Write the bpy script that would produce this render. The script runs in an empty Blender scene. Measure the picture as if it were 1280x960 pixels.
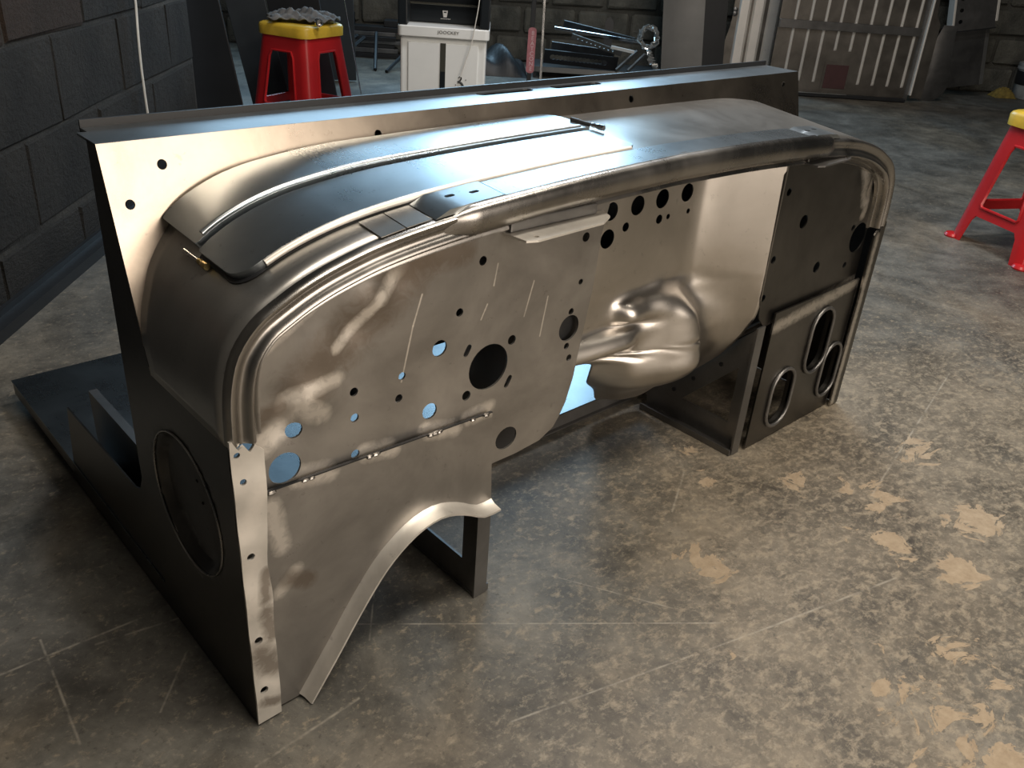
import bpy, bmesh, math, random
from mathutils import Vector, Matrix
from mathutils.geometry import delaunay_2d_cdt

random.seed(7)
PI = math.pi
scene = bpy.context.scene
C = scene.collection

# ------------------------------------------------------------------ camera
cam_d = bpy.data.cameras.new('camera')
cam_d.sensor_width = 36.0
cam_d.lens = 30.41
cam_d.clip_start = 0.02
cam = bpy.data.objects.new('camera', cam_d)
C.objects.link(cam)
az, el, ro = 0.765, -0.4965, 0.0733
fw = Vector((math.sin(az)*math.cos(el), math.cos(az)*math.cos(el), math.sin(el)))
rt = fw.cross(Vector((0, 0, 1))).normalized()
up = rt.cross(fw)
r2 = rt*math.cos(ro) + up*math.sin(ro)
u2 = -rt*math.sin(ro) + up*math.cos(ro)
cam.matrix_world = Matrix(((r2.x, u2.x, -fw.x, -0.3272), (r2.y, u2.y, -fw.y, -0.7817), (r2.z, u2.z, -fw.z, 0.9766), (0, 0, 0, 1)))
scene.camera = cam

# ------------------------------------------------------------------ world, lights, exposure
PHI = 0.71676                      # the room stands turned against the cowl
RA = Vector((math.sin(PHI), math.cos(PHI), 0))      # along the left wall, to the back
RB = Vector((math.cos(PHI), -math.sin(PHI), 0))     # along the back wall, to the right
RO = Vector((0.0904, 1.54, 0))
def rm(t, s, z=0.0):
    return RO + RB*t + RA*s + Vector((0, 0, z))
RZ = -PHI

w = bpy.data.worlds.new('world')
scene.world = w
w.use_nodes = True
w.node_tree.nodes['Background'].inputs[0].default_value = (0.75, 0.87, 1.0, 1)
w.node_tree.nodes['Background'].inputs[1].default_value = 0.6

def area(name, loc, target, sx, sy, power, col):
    l = bpy.data.lights.new(name, 'AREA')
    l.shape = 'RECTANGLE'; l.size = sx; l.size_y = sy
    l.energy = power; l.color = col
    o = bpy.data.objects.new(name, l)
    C.objects.link(o)
    o.location = loc
    o.rotation_euler = (Vector(target) - Vector(loc)).to_track_quat('-Z', 'Y').to_euler()
    return o
area('work_lamp', (0.85, -2.35, 1.05), (0.70, 0.1, 0.45), 1.6, 1.4, 42, (1.0, 0.87, 0.74))
area('ceiling_tube', (1.05, -0.80, 2.95), (1.05, -0.70, 0), 2.3, 0.35, 70, (1.0, 0.90, 0.765))
area('ceiling_tube', rm(2.2, 0.9, 3.3), rm(2.2, 1.1, 0), 1.5, 0.35, 60, (0.97, 0.98, 1.0))
area('window_daylight', rm(1.55, 4.93, 2.2), rm(1.55, 0, 1.2), 1.5, 1.9, 88, (0.46, 0.75, 1.0))
area('window_daylight', rm(-0.30, 4.93, 2.2), rm(-0.30, 0, 1.2), 1.8, 1.9, 40, (0.46, 0.75, 1.0))

vs = scene.view_settings
vs.view_transform = 'Standard'
vs.look = 'None'
vs.exposure = 0.0
vs.gamma = 1.0
vs.use_curve_mapping = False

# ------------------------------------------------------------------ materials
MATS = {}
class NT:
    def __init__(self, name):
        self.m = bpy.data.materials.new(name)
        self.m.use_nodes = True
        self.t = self.m.node_tree
        self.b = self.t.nodes['Principled BSDF']
        MATS[name] = self.m
    def n(self, typ, **kw):
        nd = self.t.nodes.new(typ)
        for k, v in kw.items():
            setattr(nd, k, v)
        return nd
    def l(self, a, b):
        self.t.links.new(a, b)
    def coord(self):
        return self.n('ShaderNodeTexCoord').outputs['Object']
    def mapping(self, vec, scale=(1, 1, 1), rot=(0, 0, 0), loc=(0, 0, 0)):
        m = self.n('ShaderNodeMapping')
        m.inputs['Scale'].default_value = scale
        m.inputs['Rotation'].default_value = rot
        m.inputs['Location'].default_value = loc
        self.l(vec, m.inputs['Vector'])
        return m.outputs[0]
    def noise(self, vec, scale, detail=4, rough=0.55, dist=0.0):
        nd = self.n('ShaderNodeTexNoise')
        nd.inputs['Scale'].default_value = scale
        nd.inputs['Detail'].default_value = detail
        nd.inputs['Roughness'].default_value = rough
        nd.inputs['Distortion'].default_value = dist
        if vec is not None:
            self.l(vec, nd.inputs['Vector'])
        return nd.outputs['Fac']
    def ramp(self, fac, *stops):
        nd = self.n('ShaderNodeValToRGB')
        e = nd.color_ramp.elements
        while len(e) < len(stops):
            e.new(0.5)
        for el_, (p, c) in zip(e, stops):
            el_.position = p
            el_.color = (c, c, c, 1) if isinstance(c, (int, float)) else (*c, 1)
        self.l(fac, nd.inputs[0])
        return nd.outputs[0]
    def mix(self, fac, a, b, blend='MIX'):
        nd = self.n('ShaderNodeMix', data_type='RGBA', blend_type=blend)
        for i, v in ((0, fac), (6, a), (7, b)):
            if isinstance(v, (int, float)):
                nd.inputs[i].default_value = v
            elif isinstance(v, tuple):
                nd.inputs[i].default_value = (*v, 1)
            else:
                self.l(v, nd.inputs[i])
        return nd.outputs[2]
    def math(self, op, a, b=None, c=None, clamp=False):
        nd = self.n('ShaderNodeMath', operation=op, use_clamp=clamp)
        for i, v in enumerate((a, b, c)):
            if v is None:
                continue
            if isinstance(v, (int, float)):
                nd.inputs[i].default_value = v
            else:
                self.l(v, nd.inputs[i])
        return nd.outputs[0]
    def set(self, key, v):
        if isinstance(v, (int, float)):
            self.b.inputs[key].default_value = v
        elif isinstance(v, tuple):
            self.b.inputs[key].default_value = (*v, 1)
        else:
            self.l(v, self.b.inputs[key])
    def bump(self, h, strength=0.3, dist=0.01):
        nd = self.n('ShaderNodeBump')
        nd.inputs['Strength'].default_value = strength
        nd.inputs['Distance'].default_value = dist
        self.l(h, nd.inputs['Height'])
        self.l(nd.outputs[0], self.b.inputs['Normal'])
    def sep(self, vec):
        s = self.n('ShaderNodeSeparateXYZ')
        self.l(vec, s.inputs[0])
        return s.outputs
    def segment(self, sx, sy, a, b, width):
        """1 on a thin straight line a-b of the plane (sx, sy), 0 elsewhere"""
        dx, dy = b[0]-a[0], b[1]-a[1]
        L = math.hypot(dx, dy); dx /= L; dy /= L
        px = self.math('SUBTRACT', sx, a[0]); py = self.math('SUBTRACT', sy, a[1])
        t = self.math('ADD', self.math('MULTIPLY', px, dx), self.math('MULTIPLY', py, dy))
        tc = self.math('MINIMUM', self.math('MAXIMUM', t, 0.0), L)
        ex = self.math('SUBTRACT', px, self.math('MULTIPLY', tc, dx))
        ey = self.math('SUBTRACT', py, self.math('MULTIPLY', tc, dy))
        d = self.math('SQRT', self.math('ADD', self.math('MULTIPLY', ex, ex), self.math('MULTIPLY', ey, ey)))
        return self.math('SUBTRACT', 1.0, self.math('DIVIDE', d, width), clamp=True)

def steel(name, col, rough, var=0.12, scratch=True, ground=None, metal=1.0, stain=0.35):
    """bare sheet steel: blotchy oil film, fine scratches, optional ground-bright spots"""
    k = NT(name)
    co = k.coord()
    blot = k.noise(co, 7, 5, 0.6, 0.4)
    fine = k.noise(k.mapping(co, (160, 9, 160), (0.3, 0.2, 0.5)), 1.0, 3, 0.6)
    c2 = tuple(x*(1-stain) for x in col)
    cc = k.mix(k.ramp(blot, (0.35, 0.0), (0.68, 1.0)), c2, col)
    spots = k.ramp(k.noise(co, 60, 4, 0.7), (0.30, 1.0), (0.36, 0.0))
    cc = k.mix(k.math('MULTIPLY', spots, 0.28), cc, tuple(x*0.35 for x in col))
    rr = k.math('ADD', k.math('MULTIPLY', blot, var), rough - var*0.5)
    rr = k.math('ADD', rr, k.math('MULTIPLY', fine, 0.04))
    if ground:
        sp = k.sep(co)
        wob = k.noise(k.mapping(co, (1, 1, 1), (0, 0.6, 0)), 45, 5, 0.65, 1.5)
        for kind, a, b, wd in ground:
            s_ = k.segment(sp[0], sp[2], a, b, wd)
            g = k.ramp(k.math('MULTIPLY', k.math('POWER', s_, 0.6), k.math('ADD', wob, 0.25)), (0.28, 0.0), (0.66, 1.0))
            if kind == 'bright':
                cc = k.mix(k.math('MULTIPLY', g, 0.70), cc, (0.90, 0.85, 0.78))
                rr = k.math('ADD', rr, k.math('MULTIPLY', g, 0.06))
            else:
                cc = k.mix(k.math('MULTIPLY', g, 0.75), cc, (0.21, 0.17, 0.135))
    k.set('Base Color', cc)
    k.set('Metallic', metal)
    k.set('Roughness', rr)
    if scratch:
        h = k.math('ADD', k.math('MULTIPLY', fine, 0.02), k.noise(co, 5, 2, 0.5))
        k.bump(h, 0.10, 0.006)
    return k.m

steel('steel_plate', (0.425, 0.405, 0.38), 0.32, metal=0.86, ground=[('dark', (.10, .475), (.27, .60), .055), ('bright', (.15, .515), (.215, .565), .012), ('bright', (.215, .565), (.245, .60), .016), ('dark', (.25, .60), (.34, .598), .03),
      ('bright', (.085, .36), (.13, .352), .020), ('bright', (.185, .357), (.225, .350), .018), ('bright', (.285, .354), (.33, .343), .018), ('bright', (.355, .350), (.40, .352), .016),
      ('bright', (.085, .462), (.125, .435), .022), ('bright', (.09, .47), (.15, .475), .016), ('bright', (.05, .415), (.075, .435), .025), ('dark', (.05, .45), (.075, .455), .022),
      ('bright', (.05, .335), (.058, .27), .020), ('bright', (.05, .20), (.075, .225), .016), ('dark', (.065, .215), (.09, .20), .022), ('bright', (.06, .54), (.12, .575), .014)] + [('bright', a, b, .0020) for a, b in (((.275, .555), (.262, .515)), ((.262, .515), (.245, .44)), ((.385, .515), (.375, .495)), ((.40, .57), (.395, .54)), ((.47, .53), (.455, .48)), ((.50, .50), (.49, .44)))])
steel('steel_cowl', (0.46, 0.45, 0.43), 0.29, stain=0.25, metal=0.88)
steel('steel_lid', (0.56, 0.61, 0.64), 0.27, stain=0.15)
steel('steel_bead', (0.44, 0.42, 0.395), 0.27, var=0.25)
steel('steel_flange', (0.92, 0.88, 0.81), 0.44, metal=0.72, var=0.2, stain=0.30, ground=[('dark', (.01, .13), (.03, .09), .030), ('dark', (.025, .19), (.03, .15), .018), ('dark', (.01, .04), (.03, .03), .014), ('bright', (.005, .20), (.015, .28), .02), ('dark', (.03, .25), (.025, .21), .014), ('bright', (.01, .32), (.03, .37), .02), ('bright', (.03, .06), (.015, .075), .014)])
steel('steel_dash', (0.50, 0.43, 0.355), 0.27)
steel('steel_side_shaded', (0.125, 0.12, 0.115), 0.32, stain=0.35)  # same steel as the cowl; shade on the side is put into the colour
steel('steel_dark', (0.24, 0.235, 0.23), 0.36, metal=0.85)
steel('steel_pan', (0.27, 0.31, 0.335), 0.26)
steel('steel_dash_top', (0.36, 0.39, 0.41), 0.36)
steel('steel_recess', (0.62, 0.585, 0.54), 0.31, stain=0.18)
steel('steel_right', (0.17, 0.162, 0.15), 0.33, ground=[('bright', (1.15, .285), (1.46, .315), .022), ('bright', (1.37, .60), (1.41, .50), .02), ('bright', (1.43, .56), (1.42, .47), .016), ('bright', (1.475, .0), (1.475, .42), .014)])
steel('steel_rib', (0.26, 0.24, 0.215), 0.42)
steel('steel_rib_lit', (0.92, 0.87, 0.80), 0.40, metal=0.4, stain=0.1)  # lighter rib steel: lamp light on the raised ribs is put into the colour
steel('steel_scrap', (0.20, 0.20, 0.20), 0.42)
steel('steel_shiny', (0.85, 0.85, 0.85), 0.16)
steel('brass', (0.80, 0.62, 0.28), 0.25)

def plain(name, col, rough=0.5, metal=0.0, var=0.15, scale=9, bump=0.0):
    k = NT(name)
    co = k.coord()
    nz = k.noise(co, scale, 4, 0.6)
    k.set('Base Color', k.mix(k.ramp(nz, (0.3, 0.0), (0.7, 1.0)), tuple(x*(1-var) for x in col), col))
    k.set('Roughness', rough)
    k.set('Metallic', metal)
    if bump:
        k.bump(nz, bump, 0.01)
    return k.m
plain('red_plastic', (0.55, 0.018, 0.022), 0.32)
plain('yellow_plastic', (0.80, 0.52, 0.05), 0.38, var=0.25, scale=14)
plain('white_plastic', (0.84, 0.86, 0.86), 0.35, var=0.05)
plain('black_plastic', (0.012, 0.016, 0.02), 0.28)
plain('tinted_window', (0.06, 0.06, 0.05), 0.3)
plain('print_dark', (0.05, 0.05, 0.05), 0.6)
plain('print_pale', (0.75, 0.75, 0.75), 0.6)
plain('cable_white', (0.85, 0.84, 0.80), 0.5)
plain('grey_rag', (0.20, 0.195, 0.19), 0.9, var=0.5, scale=30)
plain('dark_board', (0.028, 0.033, 0.037), 0.55, var=0.35, scale=5)
plain('black_iron', (0.015, 0.016, 0.018), 0.45, var=0.3)
plain('pink_label', (0.55, 0.20, 0.22), 0.5, var=0.3, scale=20)
plain('pale_print', (0.75, 0.55, 0.55), 0.5)
plain('primer_red', (0.075, 0.03, 0.03), 0.5, var=0.3)
plain('grey_sheet', (0.20, 0.20, 0.195), 0.42, metal=0.6, var=0.3, scale=3)
plain('bucket_white', (0.42, 0.43, 0.42), 0.5, var=0.5, scale=12)
plain('yellow_rag', (0.30, 0.21, 0.045), 0.9, var=0.6, scale=25)
plain('clear_wrap', (0.62, 0.62, 0.60), 0.18, metal=0.7, var=0.4, scale=30)

def mortar_mat(name, dark, light, scale):
    k = NT(name)
    co = k.coord()
    big = k.noise(co, 2.2, 5, 0.6, 0.6)
    fin = k.noise(co, scale, 6, 0.75)
    cc = k.mix(k.ramp(big, (0.35, 0.0), (0.7, 1.0)), dark, light)
    cc = k.mix(k.ramp(fin, (0.62, 0.0), (0.78, 0.6)), cc, tuple(min(1, x*2.2) for x in light))
    k.set('Base Color', cc)
    k.set('Roughness', 0.95)
    k.bump(k.math('ADD', fin, k.math('MULTIPLY', big, 0.6)), 1.0, 0.022)
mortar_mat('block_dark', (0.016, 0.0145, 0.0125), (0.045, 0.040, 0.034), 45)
mortar_mat('block_rusty', (0.035, 0.022, 0.014), (0.065, 0.038, 0.024), 60)
mortar_mat('mortar_dark', (0.02, 0.019, 0.017), (0.085, 0.08, 0.07), 30)
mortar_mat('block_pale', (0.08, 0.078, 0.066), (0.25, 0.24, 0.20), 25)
mortar_mat('mortar_pale', (0.06, 0.058, 0.05), (0.13, 0.125, 0.105), 25)
mortar_mat('plaster_dark', (0.05, 0.05, 0.048), (0.08, 0.08, 0.075), 20)

# worn concrete floor: dark skin, tan patches where the skin has come off, scratches
k = NT('worn_concrete')
co = k.coord()
sp = k.sep(co)
big = k.noise(co, 1.1, 5, 0.6, 0.5)
mid = k.noise(co, 7.5, 10, 0.76, 0.35)
fin = k.noise(co, 55, 6, 0.7)
grain = k.noise(co, 240, 3, 0.6)
# the dark skin has worn through in crumbs to the right of the cowl front, and in a few large flakes
side_ = k.math('ADD', k.math('MULTIPLY', sp[0], 0.70), k.math('MULTIPLY', sp[1], -0.70))
wearm = k.math('MULTIPLY', k.ramp(side_, (0.05, 0.0), (0.75, 1.0)), k.ramp(k.math('SUBTRACT', 1.0, k.math('ADD', k.math('MULTIPLY', sp[1], 0.6), k.math('MULTIPLY', sp[0], 0.25))), (0.25, 0.0), (0.60, 1.0)))
clod = k.ramp(mid, (0.34, 0.0), (0.66, 1.0))
warm = k.mix(clod, (0.058, 0.049, 0.037), (0.205, 0.174, 0.130))
cool = k.mix(clod, (0.060, 0.057, 0.050), (0.165, 0.157, 0.136))
base = k.mix(k.ramp(k.math('ADD', big, k.math('MULTIPLY', wearm, 0.12)), (0.46, 0.0), (0.60, 1.0)), cool, warm)
blotch = k.ramp(k.noise(co, 3.4, 6, 0.66, 0.8), (0.34, 0.52), (0.66, 1.25))
base = k.mix(1.0, base, blotch, 'MULTIPLY')
crumb = k.noise(k.mapping(co, (1.0, 1.5, 1), (0, 0, 0.6)), 38, 8, 0.74, 0.3)
speck = k.ramp(k.math('ADD', crumb, k.math('ADD', k.math('MULTIPLY', wearm, 0.08), 0.025)), (0.59, 0.0), (0.72, 1.0))
base = k.mix(k.math('MULTIPLY', speck, 0.75), base, (0.30, 0.25, 0.18))
crumb2 = k.ramp(k.math('ADD', k.noise(co, 85, 6, 0.72), k.math('MULTIPLY', wearm, 0.05)), (0.56, 0.0), (0.70, 1.0))
base = k.mix(k.math('MULTIPLY', crumb2, 0.45), base, (0.33, 0.29, 0.22))
pit = k.ramp(k.noise(co, 70, 5, 0.7), (0.32, 1.0), (0.42, 0.0))
base = k.mix(k.math('MULTIPLY', pit, 0.55), base, (0.03, 0.027, 0.022))
grit = k.ramp(grain, (0.70, 0.0), (0.78, 1.0))
base = k.mix(k.math('MULTIPLY', grit, 0.35), base, (0.45, 0.42, 0.35))
tan = k.mix(k.ramp(fin, (0.35, 0.0), (0.7, 1.0)), (0.27, 0.205, 0.135), (0.37, 0.295, 0.205))
wob = k.math('SUBTRACT', k.noise(k.mapping(co, (1.0, 1.6, 1), (0, 0, 0.75)), 11, 7, 0.68, 0.9), 0.5)
pfm = None
for px_, py_, rx_ in ((.756, -.153, .050), (1.028, .077, .034), (1.085, -.337, .055), (.905, -.556, .05), (.74, -.72, .16), (.741, -.507, .022), (1.133, -.129, .05),
                      (1.204, -.267, .06), (.98, -.02, .035), (1.45, -.22, .06), (1.12, -.47, .05), (.62, -.33, .014), (1.30, -.42, .06), (1.6, .06, .05)):
    dx_ = k.math('SUBTRACT', sp[0], px_); dy_ = k.math('SUBTRACT', sp[1], py_)
    dd_ = k.math('SQRT', k.math('ADD', k.math('MULTIPLY', dx_, dx_), k.math('MULTIPLY', dy_, dy_)))
    e_ = k.math('SUBTRACT', 1.0, k.math('DIVIDE', dd_, rx_))
    pfm = e_ if pfm is None else k.math('MAXIMUM', pfm, e_)
pf = k.ramp(k.math('ADD', k.math('MAXIMUM', pfm, -1.2), k.math('MULTIPLY', wob, 6.0)), (0.40, 0.0), (0.50, 1.0))
base = k.mix(pf, base, tan)
ln = None
for a_, b_, w_ in [((.19, .091), (.661, -.274), .0022), ((-.032, -.055), (.129, -.044), .003), ((.271, -.208), (.714, -.329), .0024),
                   ((.714, -.329), (1.003, -.402), .003), ((.29, .153), (.202, .039), .002), ((-.19, .116), (-.173, .334), .0026),
                   ((.524, -.027), (.626, -.204), .0022), ((.96, .034), (.833, -.037), .003), ((-.091, .102), (-.019, .183), .0025), ((-.114, .277), (.002, .255), .003),
                   ((-.25, .30), (-.05, .29), .003), ((1.2, -.25), (1.9, -.1), .003)]:
    s_ = k.segment(sp[0], sp[1], a_, b_, w_)
    ln = s_ if ln is None else k.math('MAXIMUM', ln, s_)
lnf = k.math('MULTIPLY', ln, k.ramp(k.noise(co, 30, 3, 0.6), (0.35, 0.0), (0.6, 0.6)))
base = k.mix(lnf, base, (0.40, 0.365, 0.30))
k.set('Base Color', base)
k.set('Roughness', k.math('ADD', 0.46, k.math('ADD', k.math('MULTIPLY', mid, 0.22), k.math('MULTIPLY', pf, 0.25))))
k.bump(k.math('ADD', k.math('MULTIPLY', pf, -0.5), k.math('ADD', k.math('MULTIPLY', fin, 0.4), k.math('MULTIPLY', grain, 0.15))), 0.35, 0.006)

# ------------------------------------------------------------------ mesh helpers
def link(name, me, mat=None, parent=None, smooth=None):
    o = bpy.data.objects.new(name, me)
    C.objects.link(o)
    if mat:
        me.materials.append(MATS[mat])
    if parent is not None:
        o.parent = parent
    if smooth is not None:
        for p in me.polygons:
            p.use_smooth = True
        me.set_sharp_from_angle(angle=math.radians(smooth))
    return o
def mesh(name, verts, faces, mat=None, parent=None, smooth=None, fix=True):
    me = bpy.data.meshes.new(name)
    me.from_pydata([tuple(v) for v in verts], [], faces)
    if fix:
        bm = bmesh.new(); bm.from_mesh(me)
        bmesh.ops.recalc_face_normals(bm, faces=bm.faces)
        bm.to_mesh(me); bm.free()
    me.update()
    return link(name, me, mat, parent, smooth)
def thing(name, label, cat, loc=(0, 0, 0), rotz=0.0, group=None):
    o = bpy.data.objects.new(name, None)
    C.objects.link(o)
    o.location = loc; o.rotation_euler = (0, 0, rotz)
    o.empty_display_size = 0.1
    tag(o, label, cat, group)
    return o
def tag(o, label, cat, group=None):
    o['label'] = label; o['category'] = cat
    if group:
        o['group'] = group
    return o
def struct(o, label=None):
    o['kind'] = 'structure'
    if label:
        o['label'] = label
    return o
def place(o, loc, rot=(0, 0, 0)):
    o.location = loc; o.rotation_euler = rot
    return o

def bevel_mod(o, wd, seg=2, ang=40):
    m = o.modifiers.new('bevel', 'BEVEL')
    m.width = wd; m.segments = seg; m.limit_method = 'ANGLE'; m.angle_limit = math.radians(ang)
    return o

def circ(cx, cy, rx, ry=None, n=20, rot=0.0):
    ry = rx if ry is None else ry
    out = []
    for i in range(n):
        t = 2*PI*i/n
        x, y = rx*math.cos(t), ry*math.sin(t)
        out.append((cx + x*math.cos(rot) - y*math.sin(rot), cy + x*math.sin(rot) + y*math.cos(rot)))
    return out
def stadium(cx, cy, hw, hh, n=8, rot=0.0):
    """upright oval with round ends"""
    out = []
    for i in range(n+1):
        t = PI*i/n
        out.append((hw*math.cos(t), (hh-hw) + hw*math.sin(t)))
    for i in range(n+1):
        t = PI + PI*i/n
        out.append((hw*math.cos(t), -(hh-hw) + hw*math.sin(t)))
    return [(cx + x*math.cos(rot) - y*math.sin(rot), cy + x*math.sin(rot) + y*math.cos(rot)) for x, y in out]
def rrect(x0, y0, x1, y1, r, n=5):
    rr = r if isinstance(r, (list, tuple)) else (r,)*4      # bl, br, tr, tl
    out = []
    for (cx, cy, a0, q) in ((x0+rr[0], y0+rr[0], PI, rr[0]), (x1-rr[1], y0+rr[1], 1.5*PI, rr[1]), (x1-rr[2], y1-rr[2], 0, rr[2]), (x0+rr[3], y1-rr[3], 0.5*PI, rr[3])):
        for i in range(n+1):
            t = a0 + 0.5*PI*i/n
            out.append((cx + q*math.cos(t), cy + q*math.sin(t)))
    return out
def resample(poly, step):
    out = []
    n = len(poly)
    for i in range(n):
        a = poly[i]; b = poly[(i+1) % n]
        L = math.hypot(b[0]-a[0], b[1]-a[1])
        m = max(1, int(L/step))
        for j in range(m):
            out.append((a[0]+(b[0]-a[0])*j/m, a[1]+(b[1]-a[1])*j/m))
    return out
def inside(p, poly):
    x, y = p; c = False
    for i in range(len(poly)):
        x1, y1 = poly[i]; x2, y2 = poly[i-1]
        if (y1 > y) != (y2 > y) and x < (x2-x1)*(y-y1)/(y2-y1)+x1:
            c = not c
    return c
def cdt(outer, holes=(), grid=None, extra=()):
    pts = []; edges = []
    for loop in [outer, *holes]:
        s = len(pts); n = len(loop)
        pts += [Vector(p) for p in loop]
        edges += [(s+i, s+(i+1) % n) for i in range(n)]
    for loop in extra:
        s = len(pts); n = len(loop)
        pts += [Vector(p) for p in loop]
        edges += [(s+i, s+(i+1) % n) for i in range(n)]
    if grid:
        x0 = min(p[0] for p in outer); x1 = max(p[0] for p in outer)
        y0 = min(p[1] for p in outer); y1 = max(p[1] for p in outer)
        nx = int((x1-x0)/grid[0]); ny = int((y1-y0)/grid[1])
        for i in range(1, nx):
            for j in range(1, ny):
                q = (x0+(x1-x0)*i/nx, y0+(y1-y0)*j/ny)
                if inside(q, outer) and not any(inside(q, h) for h in holes):
                    pts.append(Vector(q))
    v, e, f, *_ = delaunay_2d_cdt(pts, edges, [], 0, 1e-7)
    v = [(p.x, p.y) for p in v]
    fs = []
    for t in f:
        cx = sum(v[i][0] for i in t)/len(t); cy = sum(v[i][1] for i in t)/len(t)
        if inside((cx, cy), outer) and not any(inside((cx, cy), h) for h in holes):
            fs.append(tuple(t))
    return v, fs
def sheet(name, outer, holes, fmap, mat, parent=None, grid=None, smooth=None, extra=()):
    """sheet metal cut from a 2-D outline with holes; fmap(a, b, side) -> point, side 0 front, 1 back"""
    v, fs = cdt(outer, holes, grid, extra)
    n = len(v)
    V = [fmap(a, b, 0) for a, b in v] + [fmap(a, b, 1) for a, b in v]
    cnt = {}
    for t in fs:
        for i in range(len(t)):
            a, b = t[i], t[(i+1) % len(t)]
            key = (min(a, b), max(a, b))
            cnt.setdefault(key, []).append((a, b))
    F = list(fs) + [tuple(i+n for i in reversed(t)) for t in fs]
    for L in cnt.values():
        if len(L) == 1:
            a, b = L[0]
            F.append((b, a, a+n, b+n))
    used = sorted({i for f in F for i in f}); rem = {u: i for i, u in enumerate(used)}
    return mesh(name, [V[i] for i in used], [tuple(rem[i] for i in f) for f in F], mat, parent, smooth)
def box(name, lo, hi, mat, parent=None, bev=0.0):
    x0, y0, z0 = lo; x1, y1, z1 = hi
    o = mesh(name, [(x0, y0, z0), (x1, y0, z0), (x1, y1, z0), (x0, y1, z0), (x0, y0, z1), (x1, y0, z1), (x1, y1, z1), (x0, y1, z1)],
             [(0, 3, 2, 1), (4, 5, 6, 7), (0, 1, 5, 4), (1, 2, 6, 5), (2, 3, 7, 6), (3, 0, 4, 7)], mat, parent)
    if bev:
        bevel_mod(o, bev)
    return o
def tube(name, path, r, mat, parent=None, n=8, closed=False):
    P = [Vector(p) for p in path]
    V = []; F = []
    m = len(P)
    prev = None
    for i, p in enumerate(P):
        a = P[i-1] if (i > 0 or closed) else p
        b = P[(i+1) % m] if (i < m-1 or closed) else p
        t = (b-a).normalized()
        if prev is None:
            q = Vector((0, 0, 1)) if abs(t.z) < 0.9 else Vector((1, 0, 0))
            s = t.cross(q).normalized()
        else:
            s = (prev - t*prev.dot(t)).normalized()
        prev = s
        u = t.cross(s)
        rr = r[i] if isinstance(r, (list, tuple)) else r
        for j in range(n):
            A = 2*PI*j/n
            V.append(p + s*math.cos(A)*rr + u*math.sin(A)*rr)
    for i in range(m if closed else m-1):
        k2 = (i+1) % m
        for j in range(n):
            F.append((i*n+j, i*n+(j+1) % n, k2*n+(j+1) % n, k2*n+j))
    if not closed:
        F.append(tuple(range(n))); F.append(tuple(range((m-1)*n, m*n)))
    return mesh(name, V, F, mat, parent, 50)
def lathe(name, prof, mat, parent=None, n=24, loc=(0, 0, 0)):
    V = []; F = []
    for r, z in prof:
        for j in range(n):
            t = 2*PI*j/n
            V.append((loc[0]+r*math.cos(t), loc[1]+r*math.sin(t), loc[2]+z))
    for i in range(len(prof)-1):
        for j in range(n):
            F.append((i*n+j, i*n+(j+1) % n, (i+1)*n+(j+1) % n, (i+1)*n+j))
    F.append(tuple(range(n))); F.append(tuple(range((len(prof)-1)*n, len(prof)*n)))
    return mesh(name, V, F, mat, parent, 40)
def prism(name, poly, fa, fb, mat, parent=None, smooth=None):
    """2-D outline between two mapped planes"""
    n = len(poly)
    V = [fa(*p) for p in poly] + [fb(*p) for p in poly]
    F = [tuple(range(n)), tuple(range(2*n-1, n-1, -1))] + [(i, (i+1) % n, n+(i+1) % n, n+i) for i in range(n)]
    return mesh(name, V, F, mat, parent, smooth)
def crom(P, n):
    """smooth curve through points, n samples by length"""
    k_ = len(P[0])
    d = [0.0]
    for a, b in zip(P, P[1:]):
        d.append(d[-1] + math.dist(a, b))
    M = []
    for i in range(len(P)):
        i0 = max(0, i-1); i1 = min(len(P)-1, i+1)
        M.append([(P[i1][c]-P[i0][c])/(d[i1]-d[i0]) for c in range(k_)])
    out = []
    j = 0
    for q in range(n):
        x = d[-1]*q/(n-1)
        while j < len(P)-2 and d[j+1] < x:
            j += 1
        h = d[j+1]-d[j]; s = (x-d[j])/h
        a0 = 2*s**3-3*s**2+1; a1 = s**3-2*s**2+s; a2 = -2*s**3+3*s**2; a3 = s**3-s**2
        out.append(tuple(a0*P[j][c]+a1*h*M[j][c]+a2*P[j+1][c]+a3*h*M[j+1][c] for c in range(k_)))
    return out
def text_mesh(name, body, size, mat, parent, M, extrude=0.0004, align='CENTER'):
    cu = bpy.data.curves.new(name, 'FONT')
    cu.body = body; cu.size = size; cu.extrude = extrude; cu.align_x = align; cu.align_y = 'CENTER'
    o = bpy.data.objects.new(name, cu)
    C.objects.link(o)
    dg = bpy.context.evaluated_depsgraph_get()
    me = bpy.data.meshes.new_from_object(o.evaluated_get(dg))
    bpy.data.objects.remove(o)
    bpy.data.curves.remove(cu)
    me.transform(M)
    return link(name, me, mat, parent)

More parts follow.
